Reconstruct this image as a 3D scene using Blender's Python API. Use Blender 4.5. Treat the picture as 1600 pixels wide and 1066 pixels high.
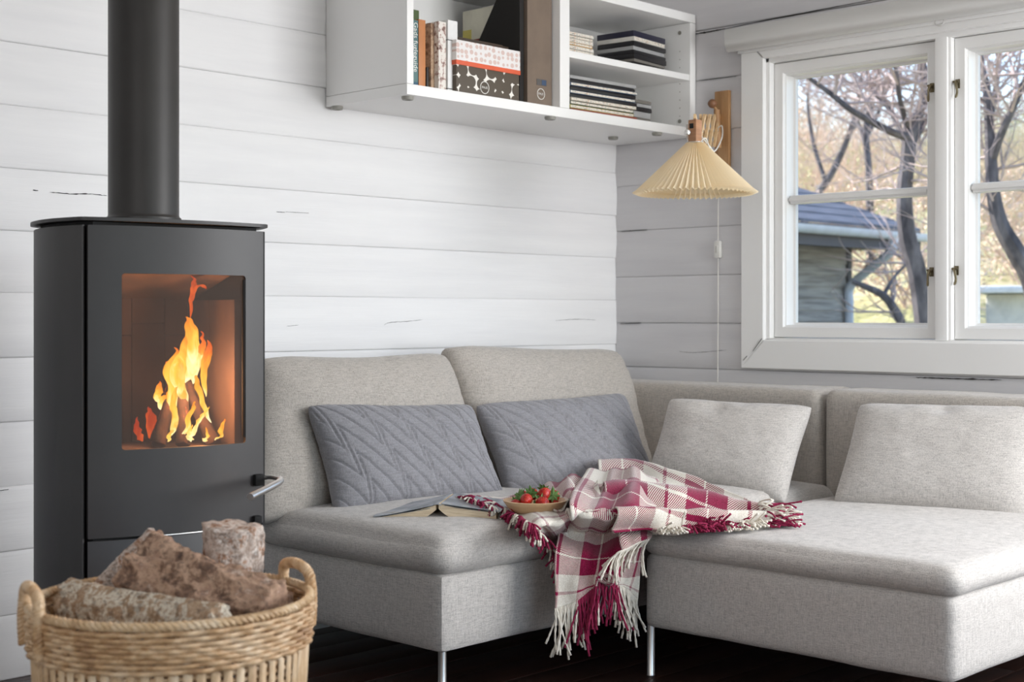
import bpy, bmesh, math, random
from mathutils import Vector, Matrix, noise, Euler
PI = math.pi
for o in list(bpy.data.objects): bpy.data.objects.remove(o, do_unlink=True)
SC = bpy.context.scene
COL = SC.collection

# ------------------------------------------------------------------ camera
F = 2248.0; VH = 494.0; YAW = math.radians(43.7)
CX, CY, CH = -4.61, -3.808, 1.02
VX, VY = math.cos(YAW), math.sin(YAW)
RX, RY = math.sin(YAW), -math.cos(YAW)
cam = bpy.data.cameras.new('camera'); camo = bpy.data.objects.new('camera', cam); COL.objects.link(camo)
camo.location = (CX, CY, CH); camo.rotation_euler = (PI/2, 0, YAW - PI/2)
cam.sensor_width = 36; cam.lens = F*36/1600; cam.shift_y = -(533-VH)/1600
cam.clip_start = 0.05; cam.clip_end = 300
cam.dof.use_dof = True; cam.dof.focus_distance = 4.1; cam.dof.aperture_fstop = 4.5
SC.camera = camo

# ------------------------------------------------------------------ world, sun, daylight, exposure
SC.view_settings.view_transform = 'Standard'; SC.view_settings.look = 'None'
SC.view_settings.exposure = 0.10; SC.view_settings.gamma = 1.0
SC.view_settings.use_curve_mapping = False
W = bpy.data.worlds.new('sky'); SC.world = W; W.use_nodes = True
wn = W.node_tree.nodes; wl = W.node_tree.links; wn.clear()
sky = wn.new('ShaderNodeTexSky'); sky.sky_type = 'NISHITA'; sky.sun_disc = False
sky.sun_elevation = math.radians(38); sky.sun_rotation = math.radians(0); sky.air_density = 1.0; sky.dust_density = 1.0; sky.ozone_density = 2.0
bg = wn.new('ShaderNodeBackground'); bg.inputs['Strength'].default_value = 0.42
wo = wn.new('ShaderNodeOutputWorld')
wl.new(sky.outputs[0], bg.inputs[0]); wl.new(bg.outputs[0], wo.inputs[0])
def light(name, kind, loc, rot, energy, color=(1,1,1), size=1, size_y=None, angle=None):
    L = bpy.data.lights.new(name, kind); L.energy = energy; L.color = color
    if kind == 'AREA':
        L.shape = 'RECTANGLE'; L.size = size; L.size_y = size_y or size
    if kind == 'POINT': L.shadow_soft_size = size
    if angle: L.angle = angle
    o = bpy.data.objects.new(name, L); COL.objects.link(o); o.location = loc; o.rotation_euler = rot
    return o
def aim(d): return Vector(d).to_track_quat('-Z', 'Y').to_euler()
light('sun', 'SUN', (3, 3, 8), aim((0.25, -1.0, -0.75)), 8.0, (1.0, 0.94, 0.86), angle=0.01)
# daylight through the room's other windows: a wide garden window behind, glass doors on the window wall
light('daylight_behind', 'AREA', (-2.6, -6.7, 1.40), aim((0.25, 1, 0.0)), 21, (0.975, 0.985, 1.0), 3.6, 1.2)
light('daylight_doors', 'AREA', (-0.50, -3.70, 1.42), aim((-0.62, 0.78, -0.10)), 94, (0.965, 0.98, 1.0), 1.9, 1.6)
light('fill_left', 'AREA', (-6.35, -3.6, 1.5), aim((1, 0.12, -0.1)), 26, (0.98, 0.99, 1.0), 1.8, 1.4)  # added fill lamp for the faces turned left; no window in that wall

# ------------------------------------------------------------------ helpers
def ray(u):
    t = (u-800)/F; return VX+RX*t, VY+RY*t
def pd(u, v, d):
    a, b = ray(u); return Vector((CX+d*a, CY+d*b, CH-(v-VH)*d/F))
def pz(u, v, z): return pd(u, v, (CH-z)*F/(v-VH))
def px(u, v, x):
    a, b = ray(u); return pd(u, v, (x-CX)/a)
def py(u, v, y):
    a, b = ray(u); return pd(u, v, (y-CY)/b)

def tag(o, label=None, cat=None, group=None, kind=None):
    if label: o['label'] = label
    if cat: o['category'] = cat
    if group: o['group'] = group
    if kind: o['kind'] = kind
    return o
def empty(name, loc=(0,0,0), rz=0, label=None, cat=None, group=None, kind=None):
    o = bpy.data.objects.new(name, None); COL.objects.link(o); o.location = loc; o.rotation_euler = (0,0,rz)
    o.empty_display_size = 0.05
    return tag(o, label, cat, group, kind)
class MB:
    def __init__(s): s.v = []; s.f = []; s.mi = []; s.uv = None
    def add(s, vs, fs, mi=0):
        n = len(s.v); s.v += [Vector(p) for p in vs]; s.f += [tuple(i+n for i in f) for f in fs]; s.mi += [mi]*len(fs)
        return s
    def box(s, x0, x1, y0, y1, z0, z1, mi=0):
        return s.add([(x0,y0,z0),(x1,y0,z0),(x1,y1,z0),(x0,y1,z0),(x0,y0,z1),(x1,y0,z1),(x1,y1,z1),(x0,y1,z1)],
              [(0,3,2,1),(4,5,6,7),(0,1,5,4),(1,2,6,5),(2,3,7,6),(3,0,4,7)], mi)
    def bbox(s, x0, x1, y0, y1, z0, z1, b=0.002, mi=0):
        "box with chamfered edges"
        if x0 > x1: x0, x1 = x1, x0
        if y0 > y1: y0, y1 = y1, y0
        if z0 > z1: z0, z1 = z1, z0
        bm = bmesh.new(); bmesh.ops.create_cube(bm, size=1)
        for v in bm.verts: v.co = Vector(((x0+x1)/2+v.co.x*(x1-x0), (y0+y1)/2+v.co.y*(y1-y0), (z0+z1)/2+v.co.z*(z1-z0)))
        b = min(b, (x1-x0)*.45, (y1-y0)*.45, (z1-z0)*.45)
        bmesh.ops.bevel(bm, geom=list(bm.edges), offset=b, segments=2, affect='EDGES', profile=.6)
        bm.verts.index_update()
        s.add([v.co.copy() for v in bm.verts], [tuple(v.index for v in f.verts) for f in bm.faces], mi); bm.free(); return s
    def xf(s, m, start=0):
        for i in range(start, len(s.v)): s.v[i] = m @ s.v[i]
        return s
    def tube(s, pts, r, n=8, caps=True, mi=0):
        pts = [Vector(p) for p in pts]; k = len(pts)
        rs = r if isinstance(r, (list, tuple)) else [r]*k
        vs = []; fs = []
        up = None
        for i, p in enumerate(pts):
            t = (pts[min(i+1,k-1)] - pts[max(i-1,0)])
            if t.length < 1e-9: t = Vector((0,0,1))
            t.normalize()
            if up is None:
                up = Vector((0,0,1)) if abs(t.z) < .9 else Vector((1,0,0))
            a = t.cross(up)
            if a.length < 1e-6: a = t.cross(Vector((1,0.3,0)))
            a.normalize(); b = a.cross(t).normalized(); up = b
            for j in range(n):
                w = 2*PI*j/n; vs.append(p + a*math.cos(w)*rs[i] + b*math.sin(w)*rs[i])
        for i in range(k-1):
            for j in range(n):
                fs.append((i*n+j, i*n+(j+1)%n, (i+1)*n+(j+1)%n, (i+1)*n+j))
        if caps: fs.append(tuple(range(n-1,-1,-1))); fs.append(tuple((k-1)*n+j for j in range(n)))
        return s.add(vs, fs, mi)
    def lathe(s, prof, c=(0,0,0), n=24, mi=0, closed=False):
        c = Vector(c); vs = []; fs = []; k = len(prof)
        for (r, z) in prof:
            for j in range(n):
                w = 2*PI*j/n; vs.append(c+Vector((r*math.cos(w), r*math.sin(w), z)))
        for i in range(k if closed else k-1):
            i2 = (i+1) % k
            for j in range(n): fs.append((i*n+j, i*n+(j+1)%n, i2*n+(j+1)%n, i2*n+j))
        return s.add(vs, fs, mi)
    def prism(s, poly, z0, z1, mi=0):
        n = len(poly)
        vs = [(p[0],p[1],z0) for p in poly]+[(p[0],p[1],z1) for p in poly]
        fs = [tuple(range(n-1,-1,-1)), tuple(range(n,2*n))]+[(i,(i+1)%n,n+(i+1)%n,n+i) for i in range(n)]
        return s.add(vs, fs, mi)
    def grid(s, P, mi=0, closed_j=False):
        "P[i][j] points"
        a = len(P); b = len(P[0]); vs = [p for r in P for p in r]; fs = []
        for i in range(a-1):
            for j in range(b if closed_j else b-1):
                j2 = (j+1) % b
                fs.append((i*b+j, i*b+j2, (i+1)*b+j2, (i+1)*b+j))
        return s.add(vs, fs, mi)
    def build(s, name, mat, parent=None, smooth=True, angle=40, recalc=True):
        me = bpy.data.meshes.new(name); me.from_pydata([tuple(v) for v in s.v], [], s.f)
        mats = mat if isinstance(mat, (list, tuple)) else [mat]
        for m in mats: me.materials.append(m)
        if len(mats) > 1: me.polygons.foreach_set('material_index', s.mi)
        if s.uv:
            l = me.uv_layers.new(name='UVMap')
            for lp in me.loops: l.data[lp.index].uv = s.uv[lp.vertex_index]
        if recalc:
            bm = bmesh.new(); bm.from_mesh(me); bmesh.ops.recalc_face_normals(bm, faces=bm.faces); bm.to_mesh(me); bm.free()
        if smooth:
            me.polygons.foreach_set('use_smooth', [True]*len(me.polygons))
            try: me.set_sharp_from_angle(angle=math.radians(angle))
            except Exception: pass
        me.update()
        o = bpy.data.objects.new(name, me); COL.objects.link(o)
        if parent: o.parent = parent
        return o
def nz(x, y=0, z=0): return noise.noise(Vector((x, y, z)))
def copy_tree(o, parent=None):
    c = o.copy(); COL.objects.link(c)
    if parent is not None: c.parent = parent
    for ch in list(o.children): copy_tree(ch, c)
    return c
def cat(P, t, closed=False):
    "Catmull-Rom through list P at t in [0,1]"
    n = len(P)-1; x = min(max(t,0),1)*n; i = min(int(x), n-1); f = x-i
    p0 = P[max(i-1,0)]; p1 = P[i]; p2 = P[i+1]; p3 = P[min(i+2,n)]
    return 0.5*((2*p1)+(p2-p0)*f+(2*p0-5*p1+4*p2-p3)*f*f+(3*p1-p0-3*p2+p3)*f*f*f)
def smooth_path(P, n): P = [Vector(p) for p in P]; return [cat(P, i/(n-1)) for i in range(n)]

# ------------------------------------------------------------------ materials
def lin(c):
    r = []
    for x in c[:3]:
        x = x/255.0; r.append(x/12.92 if x <= .04045 else ((x+.055)/1.055)**2.4)
    return (r[0], r[1], r[2], 1)
class M:
    def __init__(s, name, color=(200,200,200), rough=.6, metal=0, spec=.5, **k):
        s.m = bpy.data.materials.new(name); s.m.use_nodes = True; s.nt = s.m.node_tree; s.N = s.nt.nodes; s.L = s.nt.links
        s.b = s.N['Principled BSDF']; s.b.inputs['Base Color'].default_value = lin(color)
        s.b.inputs['Roughness'].default_value = rough; s.b.inputs['Metallic'].default_value = metal
        s.b.inputs['Specular IOR Level'].default_value = spec
        for a, v in k.items(): s.b.inputs[a.replace('_', ' ')].default_value = v
        s.tc = s.N.new('ShaderNodeTexCoord')
    def map(s, scale=(1,1,1), src='Object', rot=(0,0,0)):
        mp = s.N.new('ShaderNodeMapping'); mp.inputs['Scale'].default_value = scale; mp.inputs['Rotation'].default_value = rot
        s.L.new(s.tc.outputs[src], mp.inputs[0]); return mp.outputs[0]
    def noise(s, scale=(1,1,1), detail=4, rough=.6, dist=0, src='Object', fac=1.0):
        n = s.N.new('ShaderNodeTexNoise'); n.inputs['Scale'].default_value = fac; n.inputs['Detail'].default_value = detail
        n.inputs['Roughness'].default_value = rough; n.inputs['Distortion'].default_value = dist
        s.L.new(s.map(scale, src), n.inputs['Vector']); return n.outputs['Fac']
    def ramp(s, fac, stops, interp='LINEAR'):
        r = s.N.new('ShaderNodeValToRGB'); e = r.color_ramp.elements; r.color_ramp.interpolation = interp
        while len(e) > 1: e.remove(e[-1])
        e[0].position = stops[0][0]; e[0].color = lin(stops[0][1])
        for p, c in stops[1:]:
            x = e.new(p); x.color = lin(c)
        s.L.new(fac, r.inputs[0]); return r.outputs[0]
    def math(s, op, a, b=None, c=None):
        n = s.N.new('ShaderNodeMath'); n.operation = op
        for i, x in enumerate((a, b, c)):
            if x is None: continue
            if isinstance(x, (int, float)): n.inputs[i].default_value = x
            else: s.L.new(x, n.inputs[i])
        return n.outputs[0]
    def mix(s, fac, a, b, mode='MIX'):
        n = s.N.new('ShaderNodeMix'); n.data_type = 'RGBA'; n.blend_type = mode
        for k, x in ((0, fac), (6, a), (7, b)):
            if isinstance(x, (int, float)): n.inputs[k].default_value = x
            elif isinstance(x, tuple): n.inputs[k].default_value = lin(x)
            else: s.L.new(x, n.inputs[k])
        return n.outputs[2]
    def color(s, c): s.L.new(c, s.b.inputs['Base Color']); return s
    def bump(s, h, strength=.3, dist=.002):
        n = s.N.new('ShaderNodeBump'); n.inputs['Strength'].default_value = strength; n.inputs['Distance'].default_value = dist
        s.L.new(h, n.inputs['Height']); s.L.new(n.outputs[0], s.b.inputs['Normal']); return s

def painted(name, c1, c2, rough=.55):
    m = M(name, c1, rough)
    n = m.noise((1.2,1.2,14), 5, .6); m.color(m.ramp(n, [(.3, c2), (.62, c1)]))
    g = m.noise((5,5,120), 4, .6); m.bump(g, .22, .0025); return m.m
def plain(name, c, rough=.5, metal=0, bumpsc=None, spec=.5, **k):
    m = M(name, c, rough, metal, spec, **k)
    n = m.noise((1,1,1), 3, .5, fac=bumpsc or 60); m.bump(n, .05, .001)
    c2 = tuple(max(0, x*.93) for x in c); m.color(m.ramp(m.noise((9,9,9), 3), [(.35, c2), (.6, c)])); return m.m
def fabric(name, c, dark=.80, sc=1.0, vary=.5):
    m = M(name, c, .95, 0, .15); m.b.inputs['Sheen Weight'].default_value = .25; m.b.inputs['Sheen Roughness'].default_value = .5
    a = m.noise((420*sc,420*sc,45*sc), 2, .5); b = m.noise((45*sc,45*sc,420*sc), 2, .5); d = m.noise((300*sc,300*sc,300*sc), 2)
    h = m.math('ADD', m.math('ADD', a, b), d); h3 = m.math('MULTIPLY', h, .333)
    dk = tuple(x*dark for x in c); lt = tuple(min(255, x*1.09) for x in c)
    m.color(m.ramp(h3, [(.38, dk), (.5, c), (.62, lt)])); m.bump(h3, .8, .0022); return m.m
def wood(name, c1, c2, scale=(3,3,40), rough=.5, axis='z', bump=.25):
    m = M(name, c1, rough)
    n = m.noise(scale, 6, .62, .6); m.color(m.ramp(n, [(.3, c2), (.65, c1)])); m.bump(n, bump, .002); return m.m

MT = {}
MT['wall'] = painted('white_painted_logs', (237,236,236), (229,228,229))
MT['wall_shade'] = painted('white_painted_logs_shade_copy', (211,209,210), (203,201,203))  # greyer copy of the log paint, backlit shade put into its colour
MT['trim'] = None
def clean(name, c, rough=.45):
    m = M(name, c, rough); m.bump(m.noise((1,1,1), 2, fac=300), .03, .0005); return m.m
MT['shelf'] = clean('white_foil', (240,239,237), .42)
MT['trim'] = clean('white_gloss_trim', (234,233,231), .35)
MT['ceil'] = plain('ceiling_white', (236,234,231), .7)
MT['crack'] = plain('dark_gap', (48,44,42), .9)
MT['floor'] = wood('dark_floorboards', (66,42,34), (33,20,17), (2,30,2), .32)
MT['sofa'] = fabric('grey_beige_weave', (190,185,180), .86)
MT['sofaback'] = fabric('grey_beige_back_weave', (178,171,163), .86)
MT['grey'] = fabric('slate_grey_quilt', (140,139,143), .92, .8)
MT['black'] = plain('matt_black_steel', (47,44,44), .45, .0, 200, .5)
MT['black2'] = plain('blackest_gap', (12,11,11), .8)
MT['flue'] = plain('flue_steel', (50,47,45), .42, .1, 200, .5)
MT['steel'] = M('brushed_steel', (225,223,220), .32, 1).m
MT['brass'] = M('aged_nickel', (120,110,88), .35, 1).m
MT['foot'] = plain('grey_plastic', (150,148,140), .5)

# ------------------------------------------------------------------ the room shell
def log_mesh(mb, a0, a1, z0, z1, axis, face, depth=.10, seed=0, seg=None, out=-1):
    """one squared wall log lying along x (axis 0) or y (axis 1); its face near `face`, slightly crowned"""
    L = abs(a1-a0); seg = seg or max(2, int(L/.25))
    prof = [(0.0, 0.0026), (0.006, .0004), (.03, -.0012), (.35, -.0026), (.7, -.0012), (.93, .0006), (.99, .0016), (1.0, .0026)]
    h = z1-z0; P = []
    for i in range(seg+1):
        a = a0+(a1-a0)*i/seg; row = []
        for (t, o) in prof:
            w = .0028*nz(a*1.7, seed*7.3, t*1.6) + .0012*nz(a*6, seed*3.1, t*3)
            q = face + (-out)*(o) + w
            z = z0+h*t + (.0015*nz(a*2.2, seed*1.9+9) if 0 < t < 1 else 0)
            row.append((a, q, z) if axis == 0 else (q, a, z))
        b = face + (-out)*depth
        row.append((a, b, z1) if axis == 0 else (b, a, z1)); row.append((a, b, z0) if axis == 0 else (b, a, z0))
        P.append([Vector(p) for p in row])
    mb.grid(P, closed_j=True)
    n = len(P[0]); base = len(mb.v)-n*(seg+1)
    mb.f.append(tuple(base+k for k in range(n))); mb.f.append(tuple(base+seg*n+k for k in reversed(range(n)))); mb.mi += [0,0]

XL, YB, ZC = -6.6, -7.0, 2.62
wl_ = MB().box(XL, .15, .10, .16, 0, ZC).build('wall_left', MT['wall'], smooth=False); tag(wl_, kind='structure')
zs = [0.0,.18,.36,.541,.722,.903,1.085,1.26,1.435,1.612,1.79,1.967,2.145,2.32,2.5,ZC]
for i in range(len(zs)-1):
    m = MB(); log_mesh(m, XL, 0.0, zs[i]+.0001, zs[i+1]-.0001, 0, 0.0+.002*math.sin(i*2.3), seed=i, seg=40); m.build('log', MT['wall'], wl_, angle=60)
# window wall, logs cut round the window opening
WY0, WY1, WZ0, WZ1 = -.70, -2.30, .90, 1.99
ww = MB(); ww.box(.155, .19, YB, WY1, 0, ZC).box(.155, .19, WY0, .15, 0, ZC).box(.155, .19, WY1, WY0, 0, WZ0).box(.155, .19, WY1, WY0, WZ1, ZC)
ww = ww.build('wall_right', MT['wall_shade'], smooth=False); tag(ww, kind='structure')
zs2 = [0.0,.085,.265,.445,.63,.812,.992,1.18,1.37,1.555,1.745,1.947,2.142,2.33,2.45,ZC]
DY0, DY1, DZ = -2.9, -4.9, 2.2
for i in range(len(zs2)-1):
    a, b = zs2[i], zs2[i+1]
    segs = []
    if b <= WZ0+.001 or a >= WZ1-.001: segs = [(0.0, DY0)]
    else:
        segs = [(0.0, WY0), (WY1, DY0)]
    if a < DZ-.02: segs.append((DY1, YB))
    else: segs = [(s0, YB if s1 == DY0 else s1) for (s0, s1) in segs]
    gap = .0003
    for (s0, s1) in segs:
        aa = a; bb = b
        if not (b <= WZ0+.001 or a >= WZ1-.001):
            pass
        m = MB(); log_mesh(m, s0, s1, aa+gap+(.004 if i == 12 else 0), bb-gap, 1, 0.0+.0015*math.sin(i*1.7), depth=.155, seed=20+i, out=-1)
        m.build('log', MT['wall_shade'], ww, angle=60)
# filler logs just above and below the opening where a course is cut by it
m = MB(); log_mesh(m, WY0, WY1, .813, WZ0, 1, 0.0, depth=.155, seed=40); m.build('log', MT['wall_shade'], ww, angle=60)
m = MB(); log_mesh(m, WY0, WY1, WZ1, 2.1415, 1, 0.0, depth=.155, seed=41); m.build('log', MT['wall_shade'], ww, angle=60)
# far walls (behind the camera), with openings the daylight comes through
tag(MB().box(XL, -5.1, YB-.1, YB, 0, ZC).box(-1.3, .15, YB-.1, YB, 0, ZC).box(-5.1, -1.3, YB-.1, YB, 0, .45).box(-5.1, -1.3, YB-.1, YB, 2.35, ZC).build('wall_back', MT['wall'], smooth=False), kind='structure')
tag(MB().box(XL-.1, XL, YB, .16, 0, ZC).build('wall_side', MT['wall'], smooth=False), kind='structure')
tag(MB().box(XL-.1, .9, YB-.3, .5, ZC, ZC+.12).build('ceiling', MT['ceil'], smooth=False), kind='structure')
fl = MB().box(XL, .15, YB, .16, -.12, -.022).build('floor', MT['floor'], smooth=False); tag(fl, kind='structure')
me_plank = None
k = 0; yy = .1
while yy > YB:
    xx = XL - (k*.73 % 1.6)
    while xx < .1:
        a, b = max(xx, XL), min(xx+2.2, .15)
        if b-a > .02:
            MB().bbox(a+.0008, b-.0008, yy-.1385, yy-.0005, -.022, 0.0+.0004*nz(k*3.3, xx), .0015).build('floorboard', MT['floor'], fl)
        xx += 2.2
    yy -= .14; k += 1
# baseboards
tag(MB().bbox(-6.5, -2.75, -.018, -.001, 0.0, .10, .004).build('baseboard_left', MT['trim']), kind='structure')
tag(MB().bbox(-2.2, -.02, -.115, -.001, 0.0, .12, .004).build('trim_1', MT['trim']), kind='structure')
# cracks and checks in the painted logs: thin dark slits following the photograph's
def crack(path, w, plane, par, name='crack', mat='crack'):
    P = []
    pts = [(py(u, v, -.004) if plane == 'y' else px(u, v, -.004)) for (u, v) in path]
    n = 26; A = []; B = []
    for i in range(n):
        p = cat(pts, i/(n-1)); e = math.sin(PI*i/(n-1))**.5
        ww_ = w*e*max(0.05, .55+.9*nz(i*1.3, path[0][0]))
        p = p + Vector((0,0,.0015*nz(i*.8, path[0][1])))
        A.append(p+Vector((0,0,ww_/2))); B.append(p-Vector((0,0,ww_/2)))
    back = [q+(Vector((0,.008,0)) if plane == 'y' else Vector((.008,0,0))) for q in A]
    back2 = [q+(Vector((0,.008,0)) if plane == 'y' else Vector((.008,0,0))) for q in B]
    mb = MB(); mb.grid([[A[i], B[i], back2[i], back[i]] for i in range(n)], closed_j=True)
    mb.build(name, MT[mat], par)
for pth, w in [([(52,297),(60,298)], .003), ([(78,300),(110,303),(140,303),(168,306)], .0042), ([(432,331),(445,332)], .002), ([(446,331),(483,333)], .0015),
               ([(448,510),(467,508)], .0022), ([(600,508),(610,504),(640,502),(672,498)], .0026), ([(678,500),(700,499)], .0018), ([(868,501),(900,499),(932,500)], .0018), ([(0,767),(14,765)], .002), ([(3,828),(40,823)], .002)]:
    crack(pth, w, 'y', wl_)
for pth, w in [([(970,362),(985,361),(1010,359)], .0022), ([(1060,549),(1085,551),(1135,547)], .002), ([(968,506),(1000,505)], .002),
               ([(1430,590),(1480,591.5),(1565,594)], .0062), ([(1188,568),(1192,560)], .001), ([(1092,126),(1150,119)], .0008)]:
    crack(pth, w, 'x', ww)
crack([(1086,53),(1110,49),(1133,44.5)], .008, 'x', ww)
crack([(1126,46),(1250,21),(1366,-1)], .003, 'x', ww)

# ------------------------------------------------------------------ window_1
win = empty('window_1', (0,0,0), kind='structure')
glassm = M('window_glass', (255,255,255), .0); 
gn = glassm.N; gl = glassm.L
tr = gn.new('ShaderNodeBsdfTransparent'); gs = gn.new('ShaderNodeBsdfGlossy'); gs.inputs['Roughness'].default_value = .02
mx = gn.new('ShaderNodeMixShader'); lw = gn.new('ShaderNodeLayerWeight'); lw.inputs[0].default_value = .25
sc_ = glassm.math('MULTIPLY', lw.outputs['Fresnel'], .35)
gl.new(sc_, mx.inputs[0]); gl.new(tr.outputs[0], mx.inputs[1]); gl.new(gs.outputs[0], mx.inputs[2]); gl.new(mx.outputs[0], gn['Material Output'].inputs[0])
MT['glass'] = glassm.m
cy0 = px(1157.5, 575, -.022).y; cy1 = px(1192.5, 531, -.022).y
cz0 = px(1158, 575.5, -.022).z; cz1 = px(1194, 531.5, -.022).z
ct1 = px(1192, 91, -.022).z; ct0 = ct1+(cz1-cz0)*1.0
ym = (px(1460,500,0).y + px(1481,500,0).y)/2; mw = abs(px(1460,500,0).y - px(1481,500,0).y)/2
ry1 = 2*ym-cy1; ry0 = 2*ym-cy0
print('casing', cy0, cy1, cz0, cz1, ct1, ct0, 'mull', ym, mw, 'right', ry1, ry0)
def trap(poly, x0, x1, b=.003):
    "board in the yz plane with a moulded inner face"
    n = len(poly); mb = MB()
    c = Vector((0, sum(p[0] for p in poly)/n, sum(p[1] for p in poly)/n))
    A = [Vector((x1, p[0], p[1])) for p in poly]; Bq = [Vector((x0+b, p[0], p[1])) for p in poly]
    Cq = [Vector((x0, p[0]+(b if p[0] < c.y else -b)*1.0, p[1]+(b if p[1] < c.z else -b)*1.0)) for p in poly]
    mb.grid([A, Bq, Cq], closed_j=True); mb.f.append(tuple(2*n+i for i in range(n))); mb.f.append(tuple(reversed(range(n)))); mb.mi += [0,0]
    return mb
g = .0007
trap([(cy0, cz0), (cy1, cz1+g), (cy1, ct1-g), (cy0, ct0)], -.022, .0).build('casing', MT['trim'], win, angle=20)
trap([(cy0, cz0), (cy1, cz1), (ry1, cz1), (ry0, cz0)], -.022, .0).build('casing', MT['trim'], win, angle=20)
trap([(ry0, cz0), (ry1, cz1+g), (ry1, ct1-g), (ry0, ct0)], -.022, .0).build('casing', MT['trim'], win, angle=20)
trap([(cy0, ct0), (cy1, ct1), (ry1, ct1), (ry0, ct0)], -.022, .0).build('casing', MT['trim'], win, angle=20)
crack([(1195,529),(1185,543),(1181,549)], .0022, 'x', win); crack([(1172,556),(1166,563)], .0015, 'x', win)
for q in [c for c in win.children if c.name.startswith('crack')]: q.location = (-.0215, 0, 0)
mb_ = MB().tube([px(1183,81,-.0225), px(1191,90,-.0225)], .0008, 4); mb_.build('crack', MT['crack'], win)
# frame (jambs, head, sill) and centre mullion
fj = .02; fx = -.003
fy = cy1-.016; fz = cz1+.008; ft = ct1-.016
f = MB(); f.bbox(fx, .15, cy1+.03, fy, cz1-.03, ct1+.03, .003).bbox(fx, .15, ry1-.03, ry1+.016, cz1-.03, ct1+.03, .003)
f.bbox(fx, .15, cy1+.03, ry1-.03, cz1-.04, fz, .003).bbox(fx, .15, cy1+.03, ry1-.03, ft, ct1+.03, .003)
f.bbox(-.012, .002, cy1+.004, ry1-.004, cz1-.003, cz1+.003, .0025)
f.build('frame', MT['trim'], win)
f = MB(); f.bbox(-.006, .15, ym+mw-.004, ym-mw, fz-.003, ft+.003, .004); f.bbox(.004, .15, ym-mw-.010, ym-mw+.002, fz, ft, .003)
f.build('mullion', MT['trim'], win)
def sash(ya, yb, is_left):
    s = empty('sash', (0,0,0)); s.parent = win
    sx0, sx1 = .026, .105; w = .042
    ya -= .001; yb += .001
    z0, z1 = fz+.002, ft-.002
    fr = MB()
    outer = [(ya,z0),(yb,z0),(yb,z1),(ya,z1)]
    def ring(off, x): return [Vector((x, ya-off, z0+off)), Vector((x, yb+off, z0+off)), Vector((x, yb+off, z1-off)), Vector((x, ya-off, z1-off))]
    R_ = [ring(0, sx1), ring(0, sx0+.003), ring(.003, sx0), ring(w-.004, sx0), ring(w-.001, sx0+.004), ring(w, sx0+.012), ring(w+.004, sx0+.014), ring(w+.006, .085), ring(w+.014, .088), ring(w+.014, sx1), ring(0, sx1)]
    fr.grid(R_, closed_j=True); fr.build('sash_frame', MT['trim'], s, angle=25)
    zi0, zi1 = z0+w+.014, z1-w-.014; yi0, yi1 = ya-w-.014, yb+w+.014
    zb = px(1345, 305.5, .075).z
    bar = MB(); bar.bbox(.052, .102, yi0+.004, yi1-.004, zb-.017, zb+.015, .006); bar.bbox(.045, .06, yi0+.004, yi1-.004, zb-.008, zb+.006, .003); bar.build('glazing_bar', MT['trim'], s)
    MB().box(.0935, .0965, yi0+.003, yi1-.003, zi0-.003, zb-.014).build('pane', MT['glass'], s, smooth=False)
    MB().box(.0935, .0965, yi0+.003, yi1-.003, zb+.012, zi1+.003).build('pane', MT['glass'], s, smooth=False)
    print('sash', ya, yb, z0, z1, zi0, zi1)
    return s, (yi0, yi1, zi0, zi1, zb)
s1, d1 = sash(fy, ym+mw, True); s2, d2 = sash(ym-mw-.010, 2*ym-fy, False)
def catch(par, u, v, x, side):
    p = px(u, v, x); mb = MB()
    mb.bbox(p.x, p.x+.004, p.y-.008, p.y+.008, p.z+.004, p.z+.036, .0015)
    mb.lathe([(0,0),(.006,0),(.0065,.012),(.004,.014),(0,.014)], (0,0,0), 12)
    n0 = len(mb.v)-5*12
    mb.xf(Matrix.Translation((p.x, p.y, p.z+.024)) @ Matrix.Rotation(-PI/2, 4, 'Y'), n0)
    mb.tube(smooth_path([(p.x-.012, p.y, p.z+.026), (p.x-.016, p.y+side*.004, p.z+.01), (p.x-.014, p.y+side*.006, p.z-.012), (p.x-.020, p.y+side*.003, p.z-.030)], 9), [.0055,.006,.005,.0042,.004,.004,.0045,.0045,.003], 8)
    mb.tube([(p.x-.012, p.y-.010, p.z+.026), (p.x-.012, p.y+.010, p.z+.026)], .004, 8)
    mb.build('catch', MT['brass'], par)
catch(s1, 1456, 146, .022, 1); catch(s1, 1455, 434, .022, 1); catch(s2, 1496, 140, .022, -1); catch(s2, 1494, 432, .022, -1)

# roller blind cassette above the window, painted pelmet with a rounded lower lip, and its ring pull
bl = empty('window_blind', px(1300, 40, -.04), label='white roller blind housing with rounded lower edge above window', cat='blind')
p0 = px(1132, 46, -.075); p1 = px(1132, 80, -.075)
zt, zb_ = p0.z, p1.z; ye = ry0-.05
prof = [(-.001, zt), (-.075, zt), (-.080, zt-.006), (-.080, zb_+.030), (-.076, zb_+.012), (-.064, zb_+.002), (-.048, zb_-.001), (-.040, zb_+.004), (-.001, zb_+.004)]
mb = MB(); P = [[Vector((x, y, z))-bl.location for (x, z) in prof] for y in (p0.y, p0.y-.004, ye)]
for q in range(len(P[0])):
    P[0][q].x += (.004 if prof[q][0] < -.07 else 0)
mb.grid(P, closed_j=True); n = len(prof); mb.f.append(tuple(range(n))); mb.f.append(tuple(2*n+i for i in range(n))); mb.mi += [0,0]
mb.build('housing', clean('blind_fabric', (214,213,210), .42), bl)
mb = MB(); mb.bbox(-.034, -.024, p0.y-.03, ye+.03, zb_-.010, zb_+.006, .003); mb.xf(Matrix.Translation(-bl.location)); mb.build('blind_bar', MT['trim'], bl)
c = px(1468, 34, -.033); mb = MB()
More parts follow.
